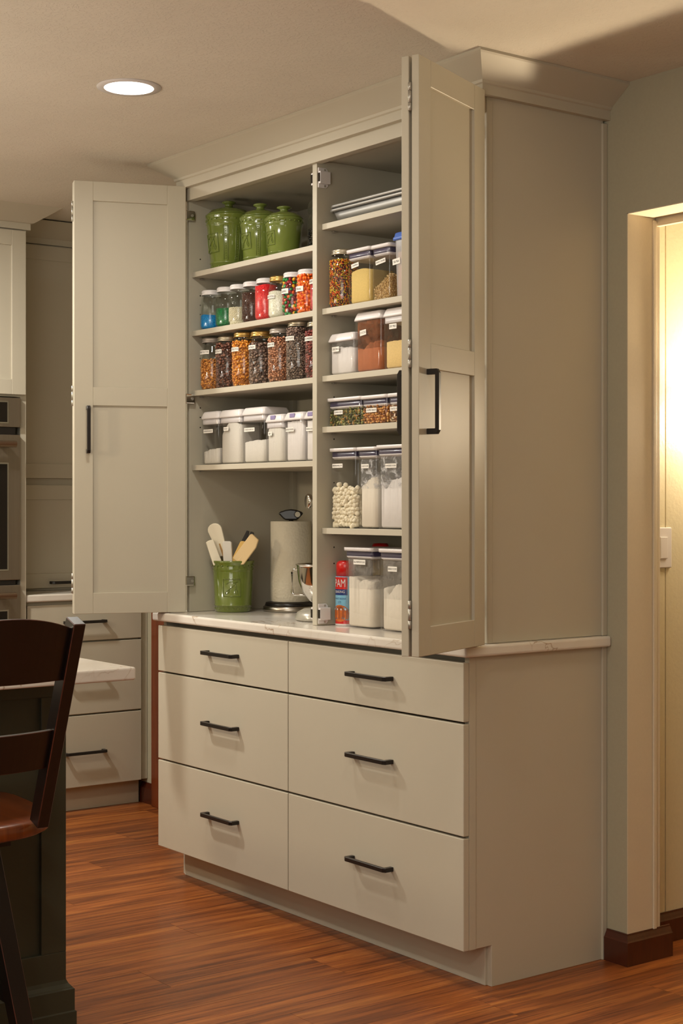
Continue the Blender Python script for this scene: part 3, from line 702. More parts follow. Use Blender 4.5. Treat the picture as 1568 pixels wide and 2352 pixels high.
# ------------------------------------------------------------------ contents
def fill_round(parent, name, r, z0, h, mat, tilt=(0, 0), rim=0.006, seed=0):
    """solid filling of a jar with rounded foot and a gently uneven top"""
    rr = random.Random(seed); n = 36; vs = []; rings = [(r-0.008, z0), (r-0.002, z0+0.006), (r, z0+0.012)]
    for q, z in rings: vs += [(q*math.cos(2*PI*i/n), q*math.sin(2*PI*i/n), z) for i in range(n)]
    def top(x, y): return z0+h+tilt[0]*x+tilt[1]*y+0.0015*math.sin(90*x+seed)+0.0012*math.sin(110*y+2*seed)
    for q in (1, 0.7, 0.4): vs += [(q*r*math.cos(2*PI*i/n), q*r*math.sin(2*PI*i/n), top(q*r*math.cos(2*PI*i/n), q*r*math.sin(2*PI*i/n))) for i in range(n)]
    fs = [(k*n+i, k*n+(i+1) % n, (k+1)*n+(i+1) % n, (k+1)*n+i) for k in range(5) for i in range(n)]+[tuple(range(n))[::-1], tuple(range(5*n, 6*n))]
    return MB().add(vs, fs, 0, True).build(name, mat, parent, kind='stuff')
def chip_shape(kind):
    if kind == 'chip':   # baking chip
        pr = [(0.55, 0.0), (1.0, 0.25), (0.75, 0.8), (0.2, 1.25)]; m = MB().lathe(pr, 7, caps=(True, True)); return m.v, m.f
    if kind == 'bead':
        pr = [(0.5, -0.85), (1.0, -0.1), (0.9, 0.45), (0.4, 0.92)]; m = MB().lathe(pr, 7); return m.v, m.f
    if kind == 'lentil':
        pr = [(0.45, -0.55), (0.9, -0.3), (1.0, 0.0), (0.9, 0.3), (0.45, 0.55)]; m = MB().lathe(pr, 12); return m.v, m.f
    if kind == 'rod':
        m = MB().lathe([(0.35, -1.5), (0.5, -1.3), (0.5, 1.3), (0.35, 1.5)], 5); return m.v, m.f
    if kind == 'seed':
        m = MB().lathe([(0.15, -1.4), (0.75, -0.6), (0.85, 0.3), (0.35, 1.25)], 8); return [(x, y*0.45, z) for x, y, z in m.v], m.f
    if kind == 'nut':
        m = MB().lathe([(0.4, -0.8), (1.0, -0.35), (0.85, 0.3), (0.3, 0.8)], 7); return [(x*0.72+0.15*z, y*(1+0.12*math.sin(5*x+3*z)), z) for x, y, z in m.v], m.f
    if kind == 'flake':
        m = MB().lathe([(0.4, -0.15), (1.0, -0.12), (1.0, 0.12), (0.4, 0.15)], 7); return m.v, m.f
    if kind == 'mallow':
        m = MB().lathe([(0.5, -0.92), (0.82, -0.84), (1.0, -0.5), (1.0, 0.5), (0.82, 0.84), (0.5, 0.92)], 12); return m.v, m.f
def scatter(parent, name, kind, size, pts, mats, seed, pick=None, jit=0.25):
    """many small pieces as ONE stuff mesh"""
    rr = random.Random(seed); sv, sf = chip_shape(kind); sv = [Vector(v) for v in sv]; b = MB()
    for p in pts:
        M3 = Matrix.Rotation(rr.uniform(0, 2*PI), 3, 'Z') @ Matrix.Rotation(rr.uniform(0, PI), 3, 'X') @ Matrix.Rotation(rr.uniform(0, 2*PI), 3, 'Z')
        s = size*rr.uniform(1-jit, 1+jit); P = Vector(p)
        b.add([M3 @ (v*s)+P for v in sv], sf, rr.randrange(len(mats)) if pick is None else pick(rr, p), kind in ('seed', 'bead', 'mallow', 'chip', 'nut'))
    me = bpy.data.meshes.new(name); me.from_pydata(b.v, [], b.f)
    for m in mats: me.materials.append(m)
    me.polygons.foreach_set('material_index', b.m); me.polygons.foreach_set('use_smooth', b.sm); me.update()
    o = bpy.data.objects.new(name, me); COL.objects.link(o); o.parent = parent; o['kind'] = 'stuff'; return o
def shell_pts_round(r, z0, h, step, seed, top=None, uneven=0.0):
    """jittered points just inside a cylinder wall and on its top"""
    rr = random.Random(seed); pts = []; nz = max(1, int(h/step)); na = int(2*PI*r/step)
    for k in range(nz+1):
        z = z0+h*k/nz; rq = r
        for i in range(na):
            a = 2*PI*(i+0.5*(k % 2))/na+rr.uniform(-0.3, 0.3)*step/r
            if k >= nz-1 and uneven and math.sin(3*a+seed) < 0: continue
            if z-z0 < 0.008: rq = r-0.004
            else: rq = r
            pts.append(((rq-rr.uniform(0, 0.25)*step)*math.cos(a), (rq-rr.uniform(0, 0.25)*step)*math.sin(a), z+rr.uniform(-0.25, 0.25)*step))
    q = r-step
    while q > 0:
        nn = max(1, int(2*PI*q/step))
        for i in range(nn): a = 2*PI*i/nn+rr.uniform(-.2, .2); pts.append((q*math.cos(a), q*math.sin(a), z0+h+rr.uniform(-0.2, 0.4)*step))
        q -= step
    return pts
def core_round(parent, r, z0, h, mat):
    return MB().lathe([(r-0.004, z0), (r, z0+0.01), (r, z0+h)], 24).build('filling_core', mat, parent, kind='stuff')
def shell_pts_rect(hw, hd, z0, hfun, step, seed):
    rr = random.Random(seed); pts = []; per = []
    nx = int(2*hw/step); ny = int(2*hd/step)
    for i in range(nx): per += [(-hw+(i+.5)*step, -hd), (-hw+(i+.5)*step, hd)]
    for i in range(ny): per += [(-hw, -hd+(i+.5)*step), (hw, -hd+(i+.5)*step)]
    for (x, y) in per:
        h = hfun(x, y); k = 0; z = z0
        while z < z0+h:
            pts.append((x+rr.uniform(-.3, .3)*step, y+rr.uniform(-.3, .3)*step*0.4, z+rr.uniform(-.25, .25)*step)); z += step
    for i in range(nx-1):
        for jn in range(ny-1):
            x = -hw+(i+1)*step; y = -hd+(jn+1)*step; pts.append((x+rr.uniform(-.3, .3)*step, y+rr.uniform(-.3, .3)*step, z0+hfun(x, y)+rr.uniform(-.3, .5)*step))
    hw2, hd2 = hw-0.002, hd-0.002
    return pts
def fill_rect(parent, name, hw, hd, r, z0, hfun, mat, k=26):
    """powder filling a rounded rectangular tub, top follows hfun(x,y)"""
    ring = []
    for q, (sx, sy) in enumerate(((1, 1), (-1, 1), (-1, -1), (1, -1))):
        for i in range(6):
            a = q*PI/2+PI/2*i/5; ring.append((sx*(hw-r)+r*math.cos(a), sy*(hd-r)+r*math.sin(a)))
    fine = []
    for i in range(len(ring)):
        p, q = ring[i], ring[(i+1) % len(ring)]; dl = math.hypot(q[0]-p[0], q[1]-p[1]); m = max(1, int(dl/0.0028))
        fine += [(p[0]+(q[0]-p[0])*t/m, p[1]+(q[1]-p[1])*t/m) for t in range(m)]
    n = len(fine); vs = [(x*0.95, y*0.95, z0) for x, y in fine]+[(x, y, z0+0.005) for x, y in fine]
    for s in (1, 0.8, 0.55, 0.25): vs += [(x*s, y*s, z0+hfun(x*s, y*s)) for x, y in fine]
    fs = [(t*n+i, t*n+(i+1) % n, (t+1)*n+(i+1) % n, (t+1)*n+i) for t in range(5) for i in range(n)]+[tuple(range(n))[::-1], tuple(range(5*n, 6*n))]
    return MB().add(vs, fs, 0, True).build(name, mat, parent, kind='stuff')

# ------------------------------------------------------------------ mason jars
def jar(x, y, z, r, h, lid, label, group=None, txt=None, lw=0.045, ang=-PI/2+0.2, lz=0.7, slope=0.0, lh=0.0125, rl=None, gl='glass'):
    t = thing('glass_jar', label, 'jar', (x, y, z), 0, group)
    rn = rl or r*0.84; hl = 0.017; zb = h-hl
    prof = [(r-0.010, 0.0005), (r-0.003, 0.004), (r, 0.012), (r, h*0.66), (r-0.002, h*0.73), (rn-0.002, h*0.83), (rn-0.003, zb-0.002), (rn-0.003, h-0.003)]
    MB().lathe(prof, 36, caps=(True, False)).build('jar_glass', M[gl], t)
    MB().lathe([(rn, zb), (rn+0.0012, zb+0.001), (rn+0.0012, zb+0.004), (rn, zb+0.005), (rn, zb+0.009), (rn+0.001, zb+0.010), (rn, h-0.003), (rn-0.003, h), (0.001, h)], 40, caps=(False, True)).build('lid', M[lid], t)
    if txt: label_curved(t, txt, r, ang, h*lz, lw, lh, slope)
    return t
G2 = 'jars of sprinkles and candy on the second left shelf'
Z2 = 1.8935; H2 = 0.138
def mini(cols): return [simple('grain', c, 0.4) for c in cols]
t = jar(-1.486, 0.146, Z2, 0.040, H2, 'lidwhite', 'glass jar a third full of bright blue sugar, leftmost on the candy shelf', G2)
fill_round(t, 'blue_sugar', 0.037, 0.004, 0.044, M['bluesug'], (0.05, -0.12), seed=1)
t = jar(-1.387, 0.146, Z2, 0.040, H2, 'lidwhite', 'glass jar half full of green sprinkles with a white lid', G2)
fill_round(t, 'green_sugar', 0.037, 0.004, 0.060, M['greensug'], (0.05, 0), seed=2)
t = jar(-1.307, 0.146, Z2, 0.0385, H2, 'lidwhite', 'glass jar half full of small white sugar pearls', G2)
wm = mini([rgb(226, 216, 190)]); core_round(t, 0.034, 0.004, 0.054, wm[0]); scatter(t, 'white_pearls', 'bead', 0.0019, shell_pts_round(0.0355, 0.005, 0.054, 0.0037, 3), wm, 3, jit=.1)
t = jar(-1.226, 0.146, Z2, 0.0385, H2, 'lidwhite', 'glass jar of dark chocolate sprinkles with a white lid', G2)
bm = mini([rgb(86, 42, 24), rgb(62, 28, 16), rgb(104, 54, 32)]); core_round(t, 0.034, 0.004, 0.095, bm[1]); scatter(t, 'chocolate_sprinkles', 'rod', 0.0013, shell_pts_round(0.0355, 0.005, 0.095, 0.0036, 4), bm, 4)
t = jar(-1.147, 0.146, Z2, 0.0385, H2+0.002, 'lidwhite', 'glass jar full of bright red sugar with a white lid', G2)
fill_round(t, 'red_sugar', 0.0365, 0.004, 0.112, M['redsug'], seed=5)
t = jar(-1.069, 0.146, Z2, 0.0385, H2, 'gold', 'glass jar of clear sugar crystals with a gold lid', G2, 'SUGAR CRYSTALS', 0.040, -PI/2+0.02, 0.51, 0.0)
fill_round(t, 'sugar_crystals', 0.036, 0.004, 0.083, M['crystal'], seed=6)
# chocolate candies, each a piece
CANDY = [simple('candy_shell', c, 0.18, coat=0.4) for c in (rgb(24, 130, 60), rgb(150, 30, 44), rgb(228, 92, 36), rgb(240, 180, 30), rgb(96, 28, 40), rgb(30, 96, 190))]
def candy_fill(t, mats, weights, r, h, seed, step, size, cc):
    sv, sf = chip_shape('lentil'); rr = random.Random(seed)
    mes = []
    for m in mats: mes.append(MB().add([Vector(v)*size for v in sv], sf, 0, True).mesh('candy', m))
    k = 0
    for p in shell_pts_round(r-0.006, 0.010, h-0.008, step, seed):
        if k >= 290: break
        o = bpy.data.objects.new('candy', mes[rr.choices(range(len(mats)), weights)[0]]); COL.objects.link(o); o.parent = t; o.location = p
        o.rotation_euler = (rr.uniform(0, PI), rr.uniform(0, PI), rr.uniform(0, PI)); k += 1
    core_round(t, r-0.009, 0.006, h-0.014, simple('core', cc, 0.6))
t = jar(-0.990, 0.146, Z2, 0.0385, 0.141, 'lidwhite', 'glass jar of mixed coloured candies with a white lid', G2, 'M&M Candies', 0.062, -PI/2-0.30, 0.565, 0.0, 0.016)
candy_fill(t, CANDY, [5, 4, 4, 2, 1.2, 0.6], 0.0385, 0.115, 11, 0.0106, 0.0064, rgb(120, 40, 36))
ORG = [simple('orange_candy', c, 0.2, coat=0.4) for c in (rgb(240, 110, 20), rgb(232, 88, 18), rgb(246, 136, 34))]
t = jar(-0.910, 0.146, Z2, 0.0385, 0.141, 'lidwhite', 'glass jar full of orange candies with a white lid', G2, "Reese's Pieces", 0.066, -PI/2-0.32, 0.555, 0.0, 0.016)
candy_fill(t, ORG, [3, 2, 3], 0.0385, 0.120, 12, 0.0102, 0.0060, rgb(214, 86, 20))
t = thing('glass_bottle', 'small bottle of pink sugar with a gold cap beside the divider', 'bottle', (-0.838, 0.140, Z2), 0, G2)
MB().lathe([(0.026, 0.0005), (0.0315, 0.005), (0.0325, 0.06), (0.031, 0.088), (0.020, 0.108), (0.016, 0.118), (0.016, 0.134)], 28, caps=(True, False)).build('jar_glass', M['glass'], t)
MB().lathe([(0.018, 0.124), (0.0195, 0.126), (0.0195, 0.143), (0.017, 0.147), (0.001, 0.147)], 28).build('lid', M['gold'], t)
fill_round(t, 'pink_sugar', 0.030, 0.004, 0.083, M['pinksug'], seed=8)
label_curved(t, 'STRAWBERRY', 0.0325, -PI/2-0.25, 0.093, 0.030, 0.014)

G3 = 'jars of baking chips on the third left shelf'
Z3 = 1.6865
def chips(t, r, h, cols, seed, size=0.0042, step=0.0078, kind='chip', uneven=0):
    ms = mini(cols); core_round(t, r-0.0055, 0.004, h-0.003, ms[-1]); scatter(t, 'baking_chips', kind, size, shell_pts_round(r-0.0045, 0.007, h, step, seed), ms, seed)
R3J = [(-1.482, 0.046, 0.180, 'greylid', 'PEANUT BUTTER', 'quart jar half full of small tan chips, leftmost on the chip shelf', 0.096, [rgb(214, 142, 62), rgb(196, 122, 46), rgb(226, 160, 84), rgb(150, 88, 34)], 0.0036, 0.72, 0.048),
       (-1.383, 0.046, 0.177, 'tin', 'CHOCOLATE', 'quart jar of large milk chocolate chips with a tin lid', 0.142, [rgb(126, 82, 66), rgb(104, 64, 52), rgb(138, 92, 74), rgb(70, 42, 34)], 0.0048, 0.705, 0.042),
       (-1.280, 0.0465, 0.182, 'gold', 'BUTTERSCOTCH', 'quart jar of golden butterscotch chips with a gold lid', 0.142, [rgb(220, 142, 40), rgb(204, 122, 28), rgb(232, 160, 62), rgb(160, 92, 20)], 0.0042, 0.68, 0.046),
       (-1.177, 0.0465, 0.176, 'gold', 'Semi Sweet', 'quart jar of grey-brown semi-sweet chips with a gold lid', 0.126, [rgb(134, 108, 94), rgb(114, 88, 78), rgb(148, 120, 104), rgb(74, 54, 46)], 0.0048, 0.70, 0.044),
       (-1.066, 0.046, 0.176, 'greylid', 'CINNAMON CHIPS', 'quart jar of pinkish cinnamon chips with a grey lid', 0.136, [rgb(196, 134, 98), rgb(178, 116, 82), rgb(208, 150, 116), rgb(120, 74, 50)], 0.0034, 0.69, 0.040),
       (-0.962, 0.0465, 0.189, 'tin', 'MINI CHOCOLATE', 'tallest jar, full of tiny dark chocolate chips', 0.158, [rgb(138, 114, 100), rgb(112, 90, 80), rgb(160, 134, 120), rgb(70, 52, 44)], 0.0030, 0.705, 0.050),
       (-0.857, 0.046, 0.179, 'tin', 'DRIED CRANBERRIES', 'jar of dried cranberries half hidden behind the divider', 0.138, [rgb(136, 52, 48), rgb(112, 48, 44), rgb(156, 76, 66), rgb(84, 34, 30)], 0.0046, 0.69, 0.052)]
for i, (x, r, h, lid, tx, lab, fh, cols, size, lz, lw) in enumerate(R3J):
    t = jar(x, 0.152, Z3, r, h, lid, lab, G3, tx, lw, -PI/2+(0.15 if i == 0 else -0.02), lz, 0.0, 0.0135)
    chips(t, r, fh, cols, 20+i, size*1.08, size*1.66, 'nut' if i == 6 else 'chip')
# sprinkle jar on the right side
t = jar(-0.7295, 0.152, 1.8955, 0.0455, 0.178, 'tin', 'quart jar full of orange, yellow and black sprinkles', None)
ms = mini([rgb(240, 112, 24), rgb(246, 196, 40), rgb(76, 28, 24), rgb(226, 92, 20), rgb(240, 212, 60), rgb(90, 34, 28)])
core_round(t, 0.040, 0.004, 0.136, ms[2]); scatter(t, 'sprinkles', 'rod', 0.0019, shell_pts_round(0.0425, 0.006, 0.138, 0.0040, 31), ms, 31)

# ------------------------------------------------------------------ green canisters, utensil crock
def canister(x, y, r0, r1, hb, hk, label, lid=True, group='green ceramic canisters on the top shelf', z=2.0965, name='canister', cat='canister', ang0=-PI/2):
    t = thing(name, label, cat, (x, y, z), 0, group if lid else None)
    b = MB(); zr = hb*0.80
    pr = [(r0-0.004, 0.0), (r0, 0.003), (r0+0.001, hb*0.12), (r0+0.0035, hb*0.125), (r0+0.0035, hb*0.145), (r0+0.002, hb*0.15)]
    pr += [(r0+(r1-r0)*0.80, zr-0.004), (r1-0.002, zr), (r1+0.001, zr+0.006), (r1-0.002, zr+0.012), (r1, hb-0.012), (r1+0.003, hb-0.006), (r1+0.003, hb-0.001), (r1-0.003, hb)]
    if not lid: pr += [(r1-0.007, hb-0.004), (r1-0.010, hb*0.5), (r0-0.008, 0.008), (0.001, 0.008)]
    b.lathe(pr, 48, caps=(True, True)); b.build('pot', M['ceramic'], t)
    d = MB(); 
    def rad(z): return r0+(r1-r0)*z/hb
    for k in range(22):
        a = 2*PI*k/22
        for zz, rr in ((hb*0.90, r1), (hb*0.065, r0)):
            d.lathe([(0.0028, -0.0005), (0.0024, 0.0014), (0.0010, 0.0024)], 6, mi=0)
            nv = 18; M4 = Matrix.Translation((rr*math.cos(a), rr*math.sin(a), zz)) @ Matrix.Rotation(a, 4, 'Z') @ Matrix.Rotation(PI/2, 4, 'Y')
            for q in range(len(d.v)-nv, len(d.v)): d.v[q] = tuple(M4 @ Vector(d.v[q]))
    d.build('raised_dots', M['ceramic'], t, kind='stuff')
    d = MB()
    def wrap(u, z): 
        a = ang0+u/rad(z); q = rad(z)+0.0012; return (q*math.cos(a), q*math.sin(a), z)
    # raised square plaque with a sprig
    s = hb*0.165; zc = hb*0.48
    sq = [(-s, zc-s), (s, zc-s), (s, zc+s), (-s, zc+s), (-s, zc-s)]
    line = [wrap(p[0]+(q[0]-p[0])*k/4, p[1]+(q[1]-p[1])*k/4) for p, q in zip(sq, sq[1:]) for k in range(4)]+[wrap(*sq[-1])]
    d.tube(line, 0.0016, 5); d.build('square_border', M['ceramic'], t); d = MB()
    for pts in ([(-0.6, 0.45), (-0.2, 0.7), (0.3, 0.62), (0.7, 0.7)], [(0.55, 0.6), (0.1, 0.15), (-0.4, -0.3)], [(0.4, 0.45), (0.5, 0.1), (0.48, -0.15)]):
        d.tube([wrap(p[0]*s, zc+p[1]*s) for p in pts], 0.0012, 5)
    for (cx, cz, a) in ((-0.5, -0.5, 0.7), (0.52, -0.42, -0.15)):
        lp = []
        for k in range(9):
            q = 2*PI*k/8; ex, ez = 0.14*math.cos(q), 0.32*math.sin(q); lp.append(wrap((cx+ex*math.cos(a)+ez*math.sin(a))*s, zc+(cz-ex*math.sin(a)+ez*math.cos(a))*s))
        d.tube(lp, 0.0011, 5)
    d.build('olive_sprig', M['ceramic'], t, kind='stuff')
    if lid and hb > 0.15:
        d = MB()
        for a in (0.75, 0.95, 1.35, 1.55):
            d.tube([((rad(z_)+0.0006)*math.cos(ang0+a), (rad(z_)+0.0006)*math.sin(ang0+a), z_) for z_ in (hb*0.17, hb*0.4, hb*0.6, zr-0.004)], 0.0012, 5)
        for a in (0.85, 1.45):
            for q in range(14):
                z_ = hb*0.20+(zr-hb*0.24)*q/13; aa = ang0+a; nv = 18
                d.lathe([(0.0022, -0.0005), (0.0018, 0.001), (0.0008, 0.0018)], 6)
                M4 = Matrix.Translation((rad(z_)*math.cos(aa), rad(z_)*math.sin(aa), z_)) @ Matrix.Rotation(aa, 4, 'Z') @ Matrix.Rotation(PI/2, 4, 'Y')
                for w_ in range(len(d.v)-nv, len(d.v)): d.v[w_] = tuple(M4 @ Vector(d.v[w_]))
        d.build('raised_columns', M['ceramic'], t, kind='stuff')
    if lid:
        l = MB(); H = hk-hb
        l.lathe([(r1-0.004, hb), (r1-0.002, hb+0.003), (r1-0.006, hb+0.006), (r1*0.80, hb+H*0.32), (r1*0.45, hb+H*0.50), (0.016, hb+H*0.55), (0.013, hb+H*0.66), (0.014, hb+H*0.76), (0.024, hb+H*0.86), (0.0245, hb+H*0.93), (0.018, hb+H), (0.001, hb+H)], 40)
        l.build('lid', M['ceramic'], t)
    return t
canister(-1.443, 0.190, 0.062, 0.079, 0.192, 0.243, 'tallest green ceramic canister, leftmost on the top shelf')
canister(-1.262, 0.200, 0.056, 0.068, 0.160, 0.208, 'middle-sized green ceramic canister, second on the top shelf')
canister(-1.100, 0.185, 0.052, 0.0615, 0.132, 0.172, 'smallest green ceramic canister, nearest the glass jar')
t = thing('glass_jar', 'large lidded glass jar of dark seeds behind the divider on the top shelf', 'jar', (-1.010, 0.290, 2.0965))
MB().lathe([(0.050, 0.001), (0.060, 0.006), (0.062, 0.12), (0.052, 0.15), (0.046, 0.16)], 32, caps=(True, False)).build('jar_glass', M['glass'], t)
MB().lathe([(0.060, 0.150), (0.062, 0.160), (0.058, 0.180), (0.050, 0.190), (0.014, 0.200), (0.012, 0.205), (0.020, 0.218), (0.014, 0.228), (0.001, 0.229)], 32).build('lid', M['glass'], t)
dm = mini([rgb(58, 50, 44), rgb(38, 32, 28), rgb(84, 74, 64)]); core_round(t, 0.054, 0.006, 0.085, dm[1]); scatter(t, 'dark_seeds', 'seed', 0.0030, shell_pts_round(0.057, 0.008, 0.086, 0.0062, 41), dm, 41)
CR = canister(-1.461, 0.219, 0.0625, 0.0715, 0.178, 0.178, 'green ceramic crock full of spatulas on the worktop', False, None, CT+0.0005, 'utensil_crock', 'crock', -PI/2+0.92)
# utensils: blade outline in (along, across), from low point to tip, stick down into the crock
def utensil(name, label, low, tip, outline, mat, th=0.006, stick='silw', yaw=0.5, foot=None, slot=False, lr=0.006):
    low = Vector(low); tip = Vector(tip); t = thing(name, label, 'spatula', low, 0, 'cooking utensils in the green crock')
    up = (tip-low); ln = up.length; up.normalize()
    nrm = Vector((math.sin(yaw), -math.cos(yaw), 0)); nrm = (nrm-up*nrm.dot(up)).normalized(); sd = up.cross(nrm)
    vs = []; n = len(outline)
    for q in (-th/2, th/2): vs += [up*(a*ln)+sd*bb+nrm*q for a, bb in outline]
    fs = [tuple(range(n))[::-1], tuple(range(n, 2*n))]+[(i, (i+1) % n, n+(i+1) % n, n+i) for i in range(n)]
    MB().add(vs, fs).build('blade', M[mat], t, bev=th*0.3)
    if foot is None: foot = Vector((-1.461, 0.219, CT+0.03))*0.6+low*0.4; foot.z = CT+0.02
    MB().tube([up*(ln*0.35)-nrm*0.001, up*(-0.02), Vector(foot)-low], [lr*0.9, lr, lr], 10).build('handle', M[stick], t)
    return t
def rnd(w0, w1, tipr=0.5, k=8, a0=0.0, asym=0):
    """rounded paddle outline"""
    pts = [(a0, -w0), (a0, w0)]
    pts += [(1-tipr*w1/0.05*0.35, w1)]
    for i in range(1, k): q = PI/2*(1-2*i/k); pts.append((1-tipr*0.35*w1/0.05*(1-math.cos(q)), w1*math.sin(q)))
    pts += [(1-tipr*w1/0.05*0.35, -w1)]
    return pts
utensil('spatula', 'large white rounded spatula leaning left, tallest in the green crock', (-1.474, 0.188, 1.120), (-1.487, 0.152, 1.226), rnd(0.016, 0.0265, 1.1, a0=-0.05), 'silw', 0.007, 'stick', 0.6)
utensil('spatula', 'small cream scraper with a wooden handle at the left rim of the crock', (-1.466, 0.160, 1.085), (-1.490, 0.140, 1.168), rnd(0.016, 0.014, 0.6), 'silw', 0.010, 'stick', 1.1)
utensil('spatula', 'square white plastic scraper standing upright in the crock', (-1.445, 0.190, 1.080), (-1.447, 0.186, 1.166), [(0, -0.0165), (0, 0.0165), (0.93, 0.0165), (0.985, 0.012), (1, -0.010), (0.97, -0.0165)], 'silt', 0.014, 'silt', 0.7)
utensil('spatula', 'black slotted spatula at the back of the crock', (-1.440, 0.240, 1.085), (-1.420, 0.262, 1.199), [(0, -0.020), (0, 0.020), (0.5, 0.020), (0.95, 0.017), (1, 0.014), (1, 0.002), (0.85, 0.001), (0.8, 0), (0.85, -0.001), (1, -0.002), (1, -0.012), (0.55, -0.024)], 'blackp', 0.004, 'blackp', 0.7)
utensil('spatula', 'yellow spoon-shaped scraper half hidden behind the cream one', (-1.428, 0.205, 1.085), (-1.397, 0.232, 1.162), rnd(0.018, 0.020, 0.8), 'yellow', 0.008, 'stick', 0.6)
utensil('spatula', 'wide cream slanted scraper at the right rim of the crock', (-1.405, 0.200, 1.094), (-1.355, 0.245, 1.178), [(0, -0.021), (0, 0.015), (0.08, 0.024), (0.75, 0.022), (1, 0.012), (1.02, -0.018), (0.97, -0.024)], 'cream', 0.009, 'cream', 0.6)

# ------------------------------------------------------------------ paper towel holder and roll
TX, TY = -1.372, 0.402
t = thing('paper_towel_holder', 'steel and black paper towel stand in the left bay', 'paper towel holder', (TX, TY, CT+0.0005))
MB().lathe([(0.097, 0.0), (0.099, 0.002), (0.097, 0.016), (0.092, 0.019), (0.001, 0.019)], 48).build('base', M['steel'], t)
MB().lathe([(0.092, 0.019), (0.088, 0.030), (0.075, 0.032), (0.001, 0.032)], 40).build('base_cover', M['blackp'], t)
MB().lathe([(0.008, 0.03), (0.008, 0.32)], 12).build('post', M['steel'], t)
b = MB(); n = 28; vs = []
prk = [(0.020, 0), (0.028, 0.006), (0.040, 0.019), (0.044, 0.024), (0.036, 0.030), (0.018, 0.036), (0.0, 0.0385)]
full = [(x, z) for x, z in prk]+[(-x, z) for x, z in prk[::-1][1:]]
hole = [(0.022+0.0135*math.cos(-2*PI*k/12), 0.021+0.0085*math.sin(-2*PI*k/12)) for k in range(12)]
b.prism(full, 'y', -0.011, 0.011)
kn = b.build('knob', M['blackp'], t, (0, 0, 0.317), (0, 0, math.radians(50)), bev=0.005, seg=3)
ri = MB(); ri.lathe([(0.0095, -0.0125), (0.0125, -0.0125), (0.0125, 0.0125), (0.0095, 0.0125), (0.0095, -0.0125)], 24, caps=(False, False)); ri.build('finger_ring', M['blackp'], kn, (0.024, 0, 0.020), (PI/2, 0, 0))
MB().lathe([(0.0095, -0.0118), (0.0095, 0.0118)], 24).build('finger_inset', M['cab_in'], kn, (0.024, 0, 0.020), (PI/2, 0, 0))
ro = MB(); ro.lathe([(0.018, 0), (0.070, 0), (0.0715, 0.002), (0.0715, 0.278), (0.070, 0.280), (0.018, 0.280)], 56, caps=(False, False)); ro.lathe([(0.018, 0.28), (0.018, 0)], 24, caps=(False, False))
tag(ro.build('paper_towel_roll', M['towel'], None, (TX, TY, CT+0.0335)), 'quilted cream paper towel roll on the steel stand', 'paper towels')

# ------------------------------------------------------------------ stand mixer
MX, MY = -0.942, 0.250
mx = thing('stand_mixer', 'silver stand mixer with steel bowl, half hidden by the cabinet divider', 'mixer', (MX, MY, CT+0.0005))
b = MB(); b.loft([(0.086, 0.150, 0.085, 0.0), (0.092, 0.157, 0.09, 0.004), (0.092, 0.157, 0.09, 0.010), (0.086, 0.150, 0.085, 0.026), (0.066, 0.128, 0.065, 0.038), (0.030, 0.08, 0.03, 0.042)], k=8, c=(0, 0.045)); b.build('base', M['mixer'], mx)
MB().lathe([(0.040, 0.038), (0.046, 0.040), (0.046, 0.046), (0.001, 0.046)], 28).build('bowl_plate', M['mixer'], mx)
MB().loft([(0.045, 0.040, 0.03, 0.036), (0.038, 0.034, 0.03, 0.10), (0.036, 0.034, 0.03, 0.20), (0.050, 0.050, 0.04, 0.30)], k=6, c=(0, 0.165)).build('column', M['mixer'], mx)
b = MB(); vs = []; 
secs = [(-0.085, 0.030, 0.036), (-0.075, 0.045, 0.050), (-0.03, 0.056, 0.062), (0.06, 0.060, 0.066), (0.14, 0.058, 0.062), (0.19, 0.046, 0.05), (0.20, 0.030, 0.032)]
n = 24
for yy, rx, rz in secs: vs += [(0.052+rx*0.86*math.cos(2*PI*i/n), yy+0.03, 0.352+rz*math.sin(2*PI*i/n)) for i in range(n)]
fs = [(k*n+i, k*n+(i+1) % n, (k+1)*n+(i+1) % n, (k+1)*n+i) for k in range(len(secs)-1) for i in range(n)]+[tuple(range(n)), tuple(range((len(secs)-1)*n, len(secs)*n))]
b.add(vs, fs, 0, True).build('head', M['mixer'], mx)
b = MB(); b.lathe([(0.022, 0), (0.024, 0.004), (0.024, 0.010), (0.021, 0.014), (0.001, 0.014)], 28); b.build('hub_cover', M['chrome'], mx, (0.010, -0.078, 0.382), (PI/2, 0, -0.3))
MB().tube([(0.010, -0.078, 0.382), (0.040, 0.0, 0.375)], 0.016, 16).build('hub', M['mixer'], mx)
b = MB(); b.lathe([(0.012, -0.025), (0.012, 0.0), (0.005, 0.002)], 16); b.build('hub_knob', M['chrome'], mx, (0.022, -0.065, 0.410), (PI/3, 0, 0))
bw = MB(); bw.lathe([(0.036, 0.046), (0.040, 0.048), (0.062, 0.062), (0.085, 0.090), (0.098, 0.125), (0.103, 0.170), (0.104, 0.176), (0.107, 0.178), (0.107, 0.181), (0.102, 0.181), (0.101, 0.170), (0.096, 0.125), (0.083, 0.092), (0.060, 0.065), (0.001, 0.060)], 48, caps=(True, False))
bo = bw.build('mixing_bowl', M['chrome'], mx)
hd = MB(); a = math.radians(205); ux, uy = math.cos(a), math.sin(a)
hd.tube([(0.102*ux, 0.102*uy, 0.158), (0.128*ux, 0.128*uy, 0.160), (0.136*ux, 0.136*uy, 0.152), (0.136*ux, 0.136*uy, 0.085), (0.130*ux, 0.130*uy, 0.078), (0.080*ux, 0.080*uy, 0.078)], 0.0042, 8); hd.build('bowl_handle', M['chrome'], bo)
MB().tube([(0, 0, 0.30), (0, 0, 0.13)], 0.006, 8).build('beater_shaft', M['steel'], mx)
